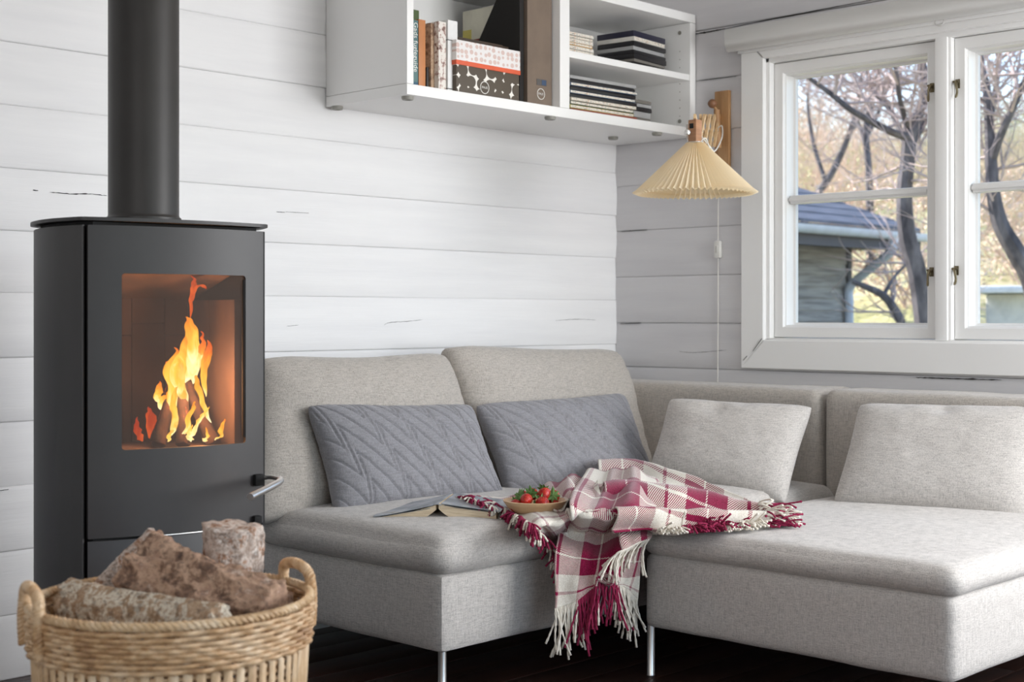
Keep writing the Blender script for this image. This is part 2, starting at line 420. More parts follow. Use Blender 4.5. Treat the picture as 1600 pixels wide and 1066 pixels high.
mb.tube([c+Vector((0, math.cos(w)*.016, math.sin(w)*.013)) for w in [2*PI*i/20 for i in range(21)]], .0022, 6, False); mb.bbox(c.x-.002, c.x+.002, c.y-.006, c.y+.006, c.z+.012, c.z+.03, .001)
mb.xf(Matrix.Translation(-bl.location)); mb.build('ring_pull', plain('clear_plastic', (210,208,205), .2), bl)
# ------------------------------------------------------------------ soft shapes
def soft_box(x0, x1, y0, y1, z0, z1, r=.035, puff=.0, side=.0, n=(26,26,8), seed=0, wr=.002, sag=None):
    """upholstered block: rounded edges, crowned top, slightly swollen sides"""
    cx, cy, cz = (x0+x1)/2, (y0+y1)/2, (z0+z1)/2; hx, hy, hz = (x1-x0)/2, (y1-y0)/2, (z1-z0)/2
    rr = min(r, hz*.98)
    vs = {}; V_ = []; Fq = []
    def dens(k, n, h):
        # denser near the ends so the rounding is smooth
        t = -1+2*k/n; return math.sin(t*PI/2)*.45+t*.55
    def key(i, j, k):
        q = (i, j, k)
        if q in vs: return vs[q]
        a, b, c = dens(i, n[0], hx), dens(j, n[1], hy), dens(k, n[2], hz)
        p = Vector((a*hx, b*hy, c*hz))
        inner = Vector((max(-hx+r, min(hx-r, p.x)), max(-hy+r, min(hy-r, p.y)), max(-hz+rr, min(hz-rr, p.z))))
        d = p-inner
        if d.length > 1e-9:
            dd = d.normalized(); p = inner+Vector((dd.x*r, dd.y*r, dd.z*rr))
        if c > -.2: p.z += puff*(max(0,1-a*a)**.4)*(max(0,1-b*b)**.4)*min(1, (c+.2)/1.0)
        sd = side*(1-c*c)
        p.x += sd*a*(1-b*b); p.y += sd*b*(1-a*a)
        if sag: p.z += sag(a, b)*(c > 0)*c
        w = Vector((nz(p.x*5+seed, p.y*5, p.z*5), nz(p.x*5, p.y*5+seed, p.z*5+7), nz(p.x*4, p.y*4, p.z*4+seed)))*wr
        w += Vector((0,0,nz(p.x*11+seed, p.y*11, 3)*wr*.5))
        V_.append(Vector((cx, cy, cz))+p+w); vs[q] = len(V_)-1; return vs[q]
    for i in range(n[0]):
        for j in range(n[1]):
            Fq.append((key(i,j,0), key(i,j+1,0), key(i+1,j+1,0), key(i+1,j,0)))
            Fq.append((key(i,j,n[2]), key(i+1,j,n[2]), key(i+1,j+1,n[2]), key(i,j+1,n[2])))
    for i in range(n[0]):
        for k in range(n[2]):
            Fq.append((key(i,0,k), key(i+1,0,k), key(i+1,0,k+1), key(i,0,k+1)))
            Fq.append((key(i,n[1],k), key(i,n[1],k+1), key(i+1,n[1],k+1), key(i+1,n[1],k)))
    for j in range(n[1]):
        for k in range(n[2]):
            Fq.append((key(0,j,k), key(0,j,k+1), key(0,j+1,k+1), key(0,j+1,k)))
            Fq.append((key(n[0],j,k), key(n[0],j+1,k), key(n[0],j+1,k+1), key(n[0],j,k+1)))
    return MB().add(V_, Fq)
def pillow(c, T, out, n=44, pin=.05, seed=0, wr=.004, quilt=None, dents=(), pw=2.6, ex=.55, sags=None):
    "c = four world corners TL, TR, BR, BL; `out` points to the viewer's side"
    TL, TR, BR, BL = [Vector(p) for p in c]
    N_ = (TR-BL).cross(TL-BR).normalized()
    if N_.dot(Vector(out)) < 0: N_ = -N_
    mb = MB(); uvs = []
    lw_ = (TR-TL).length; lh = (TL-BL).length
    sheets = []
    for sd in (1, -1):
        P = []
        for i in range(n+1):
            row = []; a = math.sin((-1+2*i/n)*PI/2)*.6+(-1+2*i/n)*.4
            for j in range(n+1):
                b = math.sin((-1+2*j/n)*PI/2)*.6+(-1+2*j/n)*.4
                s = a*(1-pin*(1-b*b)-.030*(a*b)**8); t = b*(1-pin*(1-a*a)*lw_/lh*.6-.045*(a*b)**8)
                if sags: t += sags(a, b)
                p = (TL*(1-s)*(1+t)+TR*(1+s)*(1+t)+BR*(1+s)*(1-t)+BL*(1-s)*(1-t))/4
                q = max(0, 1-abs(a)**pw)*max(0, 1-abs(b)**pw); h = T/2*q**ex
                h += wr*nz(a*3+seed, b*3, sd)*q**.25 + wr*.5*nz(a*8+seed, b*8, sd)*q**.25
                # puckers running in from the seams
                e = max(abs(a), abs(b)); h += wr*.9*max(0, e-.6)*nz((a if abs(b) > abs(a) else b)*16+seed, seed*2.1, 5)*q**.2
                for (da, db, dr, dd) in dents: h -= dd*math.exp(-((a-da)**2+(b-db)**2)/dr**2)*q**.3
                if quilt and sd == 1: h -= quilt(a*lw_/2, b*lh/2, a, b)*q**.2
                row.append(p + N_*h*sd)
            P.append(row)
        sheets.append(P)
    A, B = sheets
    m = n+1
    mb.grid(A); off = len(mb.v); mb.grid(B)
    # weld the two sheets along the seam
    idx = {}
    for i in range(m):
        for j in range(m):
            if i in (0, n) or j in (0, n): idx[off+i*m+j] = i*m+j
    mb.f = [tuple(idx.get(q, q) for q in f) for f in mb.f]
    return mb
# ------------------------------------------------------------------ sofa modules
g_sofa = 'modules of the grey L-shaped sofa'
def legs(root, pts, off):
    for (x, y) in pts:
        mb = MB(); mb.tube([(x, y, .0), (x, y, .004), (x, y, .006), (x, y, .15)], [.011, .0125, .0115, .0115], 20)
        o = mb.build('leg', MT['steel'], root); o.location = (-root.location.x, -root.location.y, 0)
def put(mb, name, mat, root, **k):
    mb.xf(Matrix.Translation(-root.location)); return mb.build(name, mat, root, **k)
SX0, SX1, SY1 = -2.035, -1.12, -1.095       # left seat module
mod = empty('sofa_seat_module', ((SX0+SX1)/2, -.60, 0), label='sofa seat unit under the open book, next to the black stove', cat='sofa', group=g_sofa)
put(soft_box(SX0, SX1, SY1, -.13, .14, .345, r=.018, side=.006, n=(30,30,8), seed=1, wr=.0025), 'base', MT['sofa'], mod)
def sag_left(a, b):  # falls softly to the free corner, with a hollow where the open book lies
    return -.012*math.exp(-((a+.2)**2+(b+.55)**2)/.12) + .008*math.exp(-((a+.55)**2+(b+.75)**2)/.05)
put(soft_box(SX0-.022, SX1, SY1-.022, -.30, .338, .432, r=.055, puff=.042, side=.005, n=(36,36,10), seed=2, wr=.005, sag=sag_left), 'seat_cushion', MT['sofa'], mod)
put(soft_box(SX0, SX1, -.29, -.12, .14, .70, r=.03, n=(24,8,14), seed=3), 'backrest', MT['sofa'], mod)
legs(mod, [(SX0+.045, SY1+.045), (SX1-.04, -.24), (SX0+.045, -.24)], 0)
cor = empty('sofa_corner_module', (-.60, -.62, 0), label='sofa corner unit in the room corner, between the other two units', cat='sofa', group=g_sofa)
put(soft_box(-1.115, -.10, -1.215, -.13, .14, .345, r=.018, n=(24,24,6), seed=4), 'base', MT['sofa'], cor)
put(soft_box(-1.117, -.28, -1.222, -.30, .338, .435, r=.045, puff=.035, side=.004, n=(30,30,8), seed=5, wr=.004), 'seat_cushion', MT['sofa'], cor)
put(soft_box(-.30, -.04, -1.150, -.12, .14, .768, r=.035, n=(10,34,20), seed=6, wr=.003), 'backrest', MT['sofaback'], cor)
put(soft_box(-1.115, -.28, -.29, -.12, .14, .70, r=.03, n=(24,8,14), seed=7), 'backrest', MT['sofa'], cor)
legs(cor, [(-1.05, -.24), (-.2, -.24), (-.2,-1.1)], 0)
CX0, CY0_, CY1 = -1.415, -1.268, -2.205
cha = empty('sofa_chaise_module', (-.75, -1.74, 0), label='sofa chaise unit under the window with long bare seat cushion', cat='sofa', group=g_sofa)
put(soft_box(CX0, -.06, CY1, CY0_, .14, .352, r=.022, side=.004, n=(36,30,8), seed=8, wr=.0025), 'base', MT['sofa'], cha)
put(soft_box(CX0-.012, -.27, CY1-.015, CY0_+.01, .345, .418, r=.04, puff=.018, side=.003, n=(40,34,10), seed=9, wr=.0035), 'seat_cushion', MT['sofa'], cha)
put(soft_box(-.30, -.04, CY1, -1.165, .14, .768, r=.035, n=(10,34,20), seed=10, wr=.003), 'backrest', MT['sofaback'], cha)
legs(cha, [(CX0+.022, CY0_-.010), (CX0+.045, CY1+.04), (-.15, CY1+.05)], 0)

# ------------------------------------------------------------------ back cushions and pillows
def own(mb, name, mat, label, cat, group=None, loc=None):
    c = loc or sum(mb.v, Vector())/len(mb.v); mb.xf(Matrix.Translation(-c)); o = mb.build(name, mat, angle=180); o.location = c
    return tag(o, label, cat, group)
gb = 'big back cushions on the long side of the sofa'
sg = lambda a, b: (-.035*math.exp(-((a+.05)/.5)**2)*max(0,b) if True else 0)
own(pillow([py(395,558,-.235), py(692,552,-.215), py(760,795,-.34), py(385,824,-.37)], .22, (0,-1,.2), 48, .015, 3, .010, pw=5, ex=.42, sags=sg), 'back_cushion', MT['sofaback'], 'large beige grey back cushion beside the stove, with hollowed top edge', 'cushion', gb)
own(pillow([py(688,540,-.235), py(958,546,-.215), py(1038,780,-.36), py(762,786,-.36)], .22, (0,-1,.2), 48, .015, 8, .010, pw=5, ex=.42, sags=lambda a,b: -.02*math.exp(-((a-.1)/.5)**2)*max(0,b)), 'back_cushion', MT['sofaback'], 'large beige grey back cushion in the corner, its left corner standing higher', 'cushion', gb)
def zig(x, y, a, b, per=.130, amp=.165, sp=.092):
    # stitched zigzag rows: a long slope down to the right, then a steep return; each row set a little to the right of the one above
    X = x+.33*y; ph = (X/per) % 1.0; cut = .80
    tri, sl = (ph/cut, amp/(cut*per)) if ph < cut else ((1-ph)/(1-cut), amp/((1-cut)*per))
    f = (y+amp*tri)/sp; dist = abs(((f+.5) % 1.0)-.5)*sp/math.sqrt(1+(sl*.7)**2)
    e = max(0, 1-dist/.0058)
    return .0085*e*e*(3-2*e)-.0022*min(1, dist/.018)
gq = 'slate grey quilted pillows'
own(pillow([py(477,632,-.40), py(736,632,-.43), py(794,794,-.64), py(524,812,-.53)], .175, (0,-1,.3), 170, .065, 12, .005, pw=3.4, ex=.46, quilt=zig), 'quilted_pillow', MT['grey'], 'slate grey zigzag quilted pillow propped behind the open book', 'pillow', gq)
own(pillow([py(740,632,-.40), py(974,614,-.42), py(1032,776,-.66), py(796,794,-.60)], .175, (0,-1,.3), 170, .065, 21, .005, pw=3.4, ex=.46, quilt=lambda x,y,a,b: zig(x+.03,y,a,b)), 'quilted_pillow', MT['grey'], 'slate grey zigzag quilted pillow propped behind the strawberry bowl', 'pillow', gq)
gp = 'plain light grey pillows against the window side backrests'
own(pillow([pd(1046,622,5.0), pd(1272,634,4.80), pd(1228,790,4.62), pd(1008,750,4.92)], .15, (-1,-.3,.3), 60, .045, 31, .0028, dents=[(-.25,.75,.20,.020),(.1,.9,.12,.010),(-.75,-.2,.12,.006)], pw=3.2, ex=.5), 'plain_pillow', MT['sofa'], 'smaller looking light grey pillow behind the end of the blanket', 'pillow', gp)
own(pillow([pd(1342,630,4.74), pd(1640,636,4.44), pd(1626,826,4.28), pd(1298,792,4.60)], .16, (-1,-.1,.3), 60, .035, 42, .0028, dents=[(-.02,.84,.12,.022),(-.5,.9,.2,.008),(.5,.9,.2,.008)], pw=3.6, ex=.5), 'plain_pillow', MT['sofa'], 'light grey pillow cut by the right edge of the picture', 'pillow', gp)
# ------------------------------------------------------------------ wood stove
FLP = pd(134, 335, 3.27); FRP = pd(412, 347, 3.54)
ang = math.atan2(FRP.y-FLP.y, FRP.x-FLP.x); WS = math.hypot(FRP.x-FLP.x, FRP.y-FLP.y)
stove = empty('wood_stove', (FLP.x, FLP.y, 0), ang, 'black wood stove with bowed glass door, steel handle and round flue', 'stove')
BOW = .030
def fr_y(x, off=0): t = 2*x/WS-1; return -BOW*(1-t*t)-off
side_c = [(-.006,.006), (-.020,.05), (-.034,.11), (-.037,.18), (-.028,.26), (-.004,.33), (.05,.385), (.12,.405)]
def outline(off=0, x0=0, x1=WS, front=True):
    P = []
    for i in range(17):
        x = x0+(x1-x0)*i/16; P.append((x, fr_y(x, off)))
    R_ = [(WS-x, y) for (x, y) in side_c]
    P += [(x+off*(1 if y < .38 else .3), y+off*(y > .35)) for (x, y) in R_]
    P += [(x-off*(1 if y < .38 else .3), y+off*(y > .35)) for (x, y) in reversed(side_c)]
    return P
TOPZ = 1.243
def wrap_panel(pts, th, z0, z1, b=.0015):
    "thin curved sheet following pts in plan"
    n = len(pts); O = []; I = []
    for i, p in enumerate(pts):
        a = Vector(pts[max(i-1,0)]); c = Vector(pts[min(i+1,n-1)]); t = (c-a).normalized(); nrm = Vector((t.y, -t.x))
        O.append(Vector(p)); I.append(Vector(p)-nrm*th)
    P = [[Vector((o.x,o.y,z0+b)), Vector((o.x,o.y,z1-b)), Vector((o.x*.9+i_.x*.1, o.y*.9+i_.y*.1, z1)), Vector((i_.x,i_.y,z1)), Vector((i_.x,i_.y,z0)), Vector((o.x*.9+i_.x*.1, o.y*.9+i_.y*.1, z0))] for o, i_ in zip(O, I)]
    mb = MB(); mb.grid(P, closed_j=True); mb.f.append(tuple(range(6))); mb.f.append(tuple(6*(n-1)+i for i in reversed(range(6)))); mb.mi += [0,0]
    return mb
# carcass (dark, seen only in the gaps), hollow where the fire chamber is
ins = .016
sp = [(x+ins*.9, y) for (x, y) in side_c]
ch_x0, ch_x1, ch_y0, ch_y1, ch_z0, ch_z1 = .050, WS-.050, .012, .315, .690, 1.150
car = [(.018,.004)]+sp[1:]+[(WS-x, y) for (x, y) in reversed(sp[1:])]+[(WS-.018,.004)]
mb = MB().prism(car, .03, ch_z0).prism(car, ch_z1, 1.236)
mb.prism([(.018,.004)]+sp[1:6]+[(.045,.33),(.045,.004)], ch_z0, ch_z1).prism([(WS-x, y) for (x, y) in ([(.018,.004)]+sp[1:6]+[(.045,.33),(.045,.004)])], ch_z0, ch_z1)
mb.prism([(.045,.32),(WS-.045,.32),(WS-.05,.385),(.05,.385)], ch_z0, ch_z1)
mb.build('carcass', MT['black2'], stove, smooth=False)
mb = MB().prism([(x*.94+.012, y*.9+.01) for (x, y) in car], 0, .03); mb.build('plinth', MT['black2'], stove, smooth=False)
sc2 = [Vector((x, y, 0)) for (x, y) in side_c]
sm = [cat(sc2, i/30) for i in range(31)]; sm = [(p.x, p.y) for p in sm]
wrap_panel(list(reversed(sm)), .006, .03, 1.228).build('side_panel', MT['black'], stove)
wrap_panel([(WS-x, y) for (x, y) in sm], .006, .03, 1.228).build('side_panel', MT['black'], stove)
wrap_panel([(WS-.12-(WS-.24)*(1-i/6), .405) for i in range(7)][::-1], .006, .03, 1.228).build('back_panel', MT['black'], stove)
sm_top = [(x-.008, y) for (x, y) in sm]
top = [(x, fr_y(x, .004)) for x in [-.004+(WS+.008)*i/24 for i in range(25)]]+[(WS-x, y) for (x, y) in sm_top]+list(reversed(sm_top))
mb = MB(); zt0 = 1.238
A = [Vector((x,y,zt0)) for (x,y) in top]; B_ = [Vector((x,y,zt0+.008)) for (x,y) in top]
mb.grid([A,B_], closed_j=True); n=len(top); mb.f += [tuple(range(n)), tuple(2*n-1-i for i in range(n))]; mb.mi += [0,0]
mb.build('top_plate', MT['black'], stove, angle=30)
# door: bowed steel sheet with an opening, rounded corners, set proud of the carcass
GX0, GX1, GZ0, GZ1 = .078, .3925, .712, 1.118
DZ0, DZ1 = .512, 1.228
def bowed_frame(x0, x1, z0, z1, gx0, gx1, gz0, gz1, yoff0, yoff1, r=.007, N=20):
    def rr(ax0, ax1, az0, az1, r, n=5):
        P = []
        for (cx_, cz_, w0) in ((ax1-r, az0+r, -PI/2), (ax1-r, az1-r, 0), (ax0+r, az1-r, PI/2), (ax0+r, az0+r, PI)):
            for k in range(n+1):
                w = w0+PI/2*k/n; P.append((cx_+r*math.cos(w), cz_+r*math.sin(w)))
        # straight runs get extra points so the sheet can bend
        Q = []
        for i in range(len(P)):
            a = P[i]; b = P[(i+1) % len(P)]; Q.append(a)
            if math.hypot(b[0]-a[0], b[1]-a[1]) > .03:
                for k in range(1, 14): Q.append((a[0]+(b[0]-a[0])*k/14, a[1]+(b[1]-a[1])*k/14))
        return Q
    O = rr(x0, x1, z0, z1, .003); I = rr(gx0, gx1, gz0, gz1, r)
    n = len(O); assert n == len(I)
    def at(P, y): return [Vector((x, fr_y(x, y), z)) for (x, z) in P]
    rings = [at(O, yoff0), at(O, yoff1)]
    for k in range(1, 6):
        t = k/6; rings.append(at([(o[0]*(1-t)+i[0]*t, o[1]*(1-t)+i[1]*t) for o, i in zip(O, I)], yoff1))
    rings += [at(I, yoff1), at(I, yoff0)]
    mb = MB(); mb.grid(rings+[rings[0]], closed_j=True); return mb
door = empty('door', (0,0,0)); door.parent = stove
bowed_frame(.004, WS-.002, DZ0, DZ1, GX0, GX1, GZ0, GZ1, -.006, .001).build('door_frame', MT['black'], door, angle=35)
# dark glass, bowed
gm = M('stove_glass', (60,50,45), .03); gN = gm.N; gL = gm.L
t1 = gN.new('ShaderNodeBsdfTransparent'); t1.inputs[0].default_value = (.78,.74,.70,1); g1 = gN.new('ShaderNodeBsdfDiffuse'); g1.inputs[0].default_value = (.42,.34,.30,1)
mm = gN.new('ShaderNodeMixShader'); lw1 = gN.new('ShaderNodeLayerWeight'); lw1.inputs[0].default_value = .35
fa = gm.math('ADD', .07, gm.math('MULTIPLY', gm.noise((5,5,4), 3), .08)); gL.new(fa, mm.inputs[0]); gL.new(t1.outputs[0], mm.inputs[1]); gL.new(g1.outputs[0], mm.inputs[2]); gL.new(mm.outputs[0], gN['Material Output'].inputs[0])
xs = [GX0-.004+(GX1-GX0+.008)*i/16 for i in range(17)]
mb = MB(); mb.grid([[Vector((x, fr_y(x,-.004), z)) for z in (GZ0-.004, GZ1+.004)]+[Vector((x, fr_y(x,-.008), z)) for z in (GZ1+.004, GZ0-.004)] for x in xs], closed_j=True); mb.build('glass_pane', gm.m, door)
MB().tube([(GX1-.003, fr_y(GX1,-.0035), GZ0+.015), (GX1-.003, fr_y(GX1,-.0035), GZ1-.010)], .0045, 6).build('gasket', MT['black2'], door)
# lower drawer front
wrap_panel([(x, fr_y(x)) for x in [.004+(WS-.006)*i/18 for i in range(19)]], .006, .05, .506).build('drawer_front', MT['black'], stove)
wrap_panel([(x, fr_y(x,.002)) for x in [.15+(WS-.17)*i/18 for i in range(19)]], .004, .5070, .5105, .0008).build('trim_strip', MT['steel'], stove)
# handle: bent steel rod on a black hinge block
iw = stove.matrix_world.inverted() if False else (Matrix.Translation((FLP.x,FLP.y,0)) @ Matrix.Rotation(ang,4,'Z')).inverted()
hp = [pd(403,749,3.53), pd(420,746,3.53), pd(434,748,3.50), pd(438,752,3.46), pd(425,760,3.40), pd(391,777,3.30)]
pth = smooth_path([iw@p for p in hp], 26)
h = MB().tube(pth, [.0052]*10+[.0062]*2+[.0085]*14, 16).build('handle', MT['steel'], stove)
q = iw@pd(403,750,3.52); MB().bbox(q.x-.012, q.x+.012, q.y-.012, q.y+.02, q.z-.014, q.z+.014, .003).build('hinge_block', MT['black2'], stove)
q = iw@pd(404,813,3.52); MB().bbox(q.x-.016, q.x+.004, q.y-.012, q.y+.02, q.z-.012, q.z+.012, .003).build('hinge_block', MT['black2'], stove)
# flue
fc = (WS/2, .205); MB().lathe([(.090,1.246),(.0915,1.25),(.0915,1.262),(.0868,1.266),(.0858,1.27),(.0858,2.615)], (fc[0],fc[1],0), 64).build('flue_pipe', MT['flue'], stove)
# fire chamber lining: vermiculite panels
brick = M('sooty_firebrick', (150,112,92), .9); nb = brick.noise((6,6,2.2), 5, .65)
brick.color(brick.ramp(nb, [(.3,(38,29,26)),(.5,(78,60,52)),(.68,(112,88,76))])); brick.bump(brick.noise((60,60,60),3), .2, .002)
soot = M('soot_black_steel', (60,50,46), .85).m
bx = [ch_x0, ch_x0+.094, ch_x0+.18, ch_x0+.268, ch_x1]
for i in range(4):
    MB().bbox(bx[i]+.001, bx[i+1]-.001, ch_y1-.02, ch_y1, ch_z0+.012, 1.0-.03*(i % 2), .0015).build('fire_brick', brick.m, stove)
    MB().bbox(bx[i]+.001, bx[i+1]-.001, ch_y1-.02, ch_y1, 1.002-.03*(i % 2), ch_z1-.01, .0015).build('fire_brick', brick.m, stove)
for (x0, x1) in ((ch_x0, ch_x0+.018), (ch_x1-.018, ch_x1)):
    MB().bbox(x0, x1, ch_y0+.01, .165, ch_z0+.012, 1.06, .0015).build('fire_brick', brick.m, stove)
    MB().bbox(x0, x1, .167, ch_y1-.022, ch_z0+.012, 1.06, .0015).build('fire_brick', brick.m, stove)
MB().bbox(ch_x0, ch_x1, ch_y0-.02, ch_y1, ch_z0, ch_z0+.012, .001).build('hearth_floor', brick.m, stove)
mb = MB(); mb.add([(ch_x0,ch_y0,ch_z1-.012),(ch_x1,ch_y0,ch_z1-.012),(ch_x1,ch_y1,ch_z1-.09),(ch_x0,ch_y1,ch_z1-.09),(ch_x0,ch_y0,ch_z1-.002),(ch_x1,ch_y0,ch_z1-.002),(ch_x1,ch_y1,ch_z1-.002),(ch_x0,ch_y1,ch_z1-.002)],
  [(0,3,2,1),(4,5,6,7),(0,1,5,4),(1,2,6,5),(2,3,7,6),(3,0,4,7)]); mb.build('baffle_plate', brick.m, stove, smooth=False)
# hearth plate under the stove
hpz = pz(540,1066,.004); hq = pz(466,1042,.004)
hp_ = empty('hearth_plate', (FLP.x, FLP.y, 0), ang, 'dark flat hearth plate on the floor under the stove and basket', 'hearth')
MB().bbox(-.45, .62, -.75, .52, .0005, .005, .002).build('plate', MT['black2'], hp_)
# ------------------------------------------------------------------ burning logs (leaning together) and flames
def st(x, y, z): return Matrix.Translation((FLP.x,FLP.y,0)) @ Matrix.Rotation(ang,4,'Z') @ Vector((x, y, z))
char = M('charred_wood', (40,28,24), .95); nc = char.noise((25,25,25), 5, .7)
char.color(char.ramp(nc, [(.35,(18,13,12)),(.6,(58,38,30)),(.72,(110,80,66))])); char.bump(char.noise((50,50,12),4), .8, .006)
em = char.ramp(char.noise((38,38,14), 4, .75), [(.60,(0,0,0)),(.70,(255,70,10)),(.78,(255,170,60))]); char.L.new(em, char.b.inputs['Emission Color']); char.b.inputs['Emission Strength'].default_value = 1.2
def split_log(p0, p1, r0, r1, mat, seed, k=3, rough=.12, nseg=22, nr=26, wedge=.35, ends=None):
    "split firewood: k-sided rounded section, bumpy, with nearly flat sawn ends"
    p0 = Vector(p0); p1 = Vector(p1); t = (p1-p0); L = t.length; t.normalize()
    a = t.cross(Vector((0,0,1))); a = a.normalized() if a.length > .1 else Vector((1,0,0)); b = t.cross(a).normalized()
    P = []
    rnd = random.Random(seed); ph = rnd.random()*6.28
    for i in range(nseg+1):
        f = i/nseg; r = r0+(r1-r0)*f; row = []
        for j in range(nr):
            w = 2*PI*j/nr
            c_ = math.cos(PI/k)/math.cos(((w+ph) % (2*PI/k))-PI/k)       # polygon
            q = c_*wedge+1*(1-wedge)
            q *= 1+rough*nz(math.cos(w)*1.6+seed, math.sin(w)*1.6, f*2.2)+rough*.55*nz(math.cos(w)*4+seed, math.sin(w)*4, f*4.0)+rough*.4*nz(math.cos(w)*11, math.sin(w)*11+seed, f*8)+rough*.25*nz(math.cos(w)*25, math.sin(w)*25+seed, f*21)
            bend = .04*L*math.sin(f*PI)
            ee = 0.01*nz(math.cos(w)*2+seed*3, math.sin(w)*2, 0)*(1 if i in (0, nseg) else 0)
            row.append(p0+t*(f*L+ee)+a*math.cos(w)*r*q+b*(math.sin(w)*r*q+bend*.3))
        P.append(row)
    def shrink(row, s, d): c = sum(row, Vector())/len(row); return [c+(p-c)*s+t*d for p in row]
    P = [shrink(P[0],.5,-.001), shrink(P[0],.93,-.0015)]+P+[shrink(P[-1],.93,.0015), shrink(P[-1],.5,.001)]
    mb = MB(); mb.grid(P, closed_j=True); n = nr; m_ = len(P); mb.f += [tuple(range(n)), tuple(n*(m_-1)+i for i in reversed(range(n)))]; mb.mi += [0,0]
    return mb
fz0 = ch_z0+.014; FCX = .292
bl_ = [((FCX-.078,.09,fz0+.006),(FCX-.005,.16,fz0+.19),.019,.012,'leaning from the left'),((FCX+.066,.10,fz0+.006),(FCX+.0,.15,fz0+.20),.020,.013,'leaning from the right, ember lit'),
       ((FCX-.03,.055,fz0+.006),(FCX+.0,.13,fz0+.15),.018,.014,'at the front left'),((FCX+.05,.055,fz0+.006),(FCX+.02,.13,fz0+.13),.018,.014,'at the front right'),((FCX-.05,.17,fz0+.006),(FCX,.16,fz0+.17),.018,.012,'at the back')]
for i, (a, b, r0, r1, w) in enumerate(bl_):
    own(split_log(st(*a), st(*b), r0, r1, char.m, 50+i, 4, .2, 12, 12), 'burning_log', char.m, 'charred burning log in the stove, '+w, 'firewood', 'burning logs in the stove')
flm = M('flame', (255,140,30)); fN = flm.N; fL = flm.L
fz_ = fN.new('ShaderNodeSeparateXYZ'); fL.new(flm.tc.outputs['UV'], fz_.inputs[0])
nf = flm.noise((28,28,9), 3, .6, 1.2)
heat = flm.math('ADD', flm.math('SUBTRACT', 1.0, fz_.outputs[1]), flm.math('MULTIPLY', flm.math('SUBTRACT', nf, .5), .9))
colr = flm.ramp(heat, [(.0,(200,60,10)),(.28,(250,110,20)),(.5,(255,165,40)),(.74,(255,196,70)),(.98,(255,240,186))])
est = flm.math('ADD', 1.15, flm.math('MULTIPLY', flm.math('MAXIMUM', heat, 0.0), 1.9))
emi = fN.new('ShaderNodeEmission'); fL.new(colr, emi.inputs[0]); fL.new(est, emi.inputs[1])
trn = fN.new('ShaderNodeBsdfTransparent'); mxf = fN.new('ShaderNodeMixShader')
lwf = fN.new('ShaderNodeLayerWeight'); lwf.inputs[0].default_value = .5
# edges thin out: the less flame the line of sight crosses, the clearer it is
dens = flm.math('MULTIPLY', flm.math('POWER', flm.math('SUBTRACT', 1.0, lwf.outputs['Facing']), .8), flm.math('ADD', .35, flm.math('MULTIPLY', nf, 1.3)))
fL.new(flm.math('MINIMUM', dens, 1.0), mxf.inputs[0]); fL.new(trn.outputs[0], mxf.inputs[1]); fL.new(emi.outputs[0], mxf.inputs[2]); fL.new(mxf.outputs[0], fN['Material Output'].inputs[0])
fire = empty('fire', st(FCX,.10,fz0), ang, 'orange and yellow flames rising from the logs in the stove', 'fire', kind=None)
def tongue(path, wid, seed, v0=0, v1=1):
    "flattened, twisting flame body; path in picture columns/rows at the depth of the chamber"
    pts = [pd(u, v, d)-fire.location for (u, v, d) in path]
    pts = [Matrix.Rotation(-ang,4,'Z')@p for p in pts]; n = 26; m = 10
    P = []; uv = []
    for i in range(n+1):
        f = i/n; c = cat(pts, f); w = cat([Vector((x,0,0)) for x in wid], f).x*3.52/F
        w = max(w*min(1, .12+f*6), .0006)*(1+.45*nz(f*7, seed*3.3))
        c = c+Vector((.006*nz(f*5, seed), .006*nz(f*5, seed+4), 0)); tw = .8*nz(f*2, seed+9)
        row = []
        for j in range(m):
            a = 2*PI*j/m; x = math.cos(a)*w*.5; y = math.sin(a)*w*.28
            row.append(c+Vector((x*math.cos(tw)-y*math.sin(tw), x*math.sin(tw)+y*math.cos(tw), .004*nz(a, f*9, seed)))); uv.append((j/m, v0+(v1-v0)*f))
        P.append(row)
    mb = MB(); mb.grid(P, closed_j=True); mb.uv = uv
    mb.build('flame', flm.m, fire)
D = 3.52
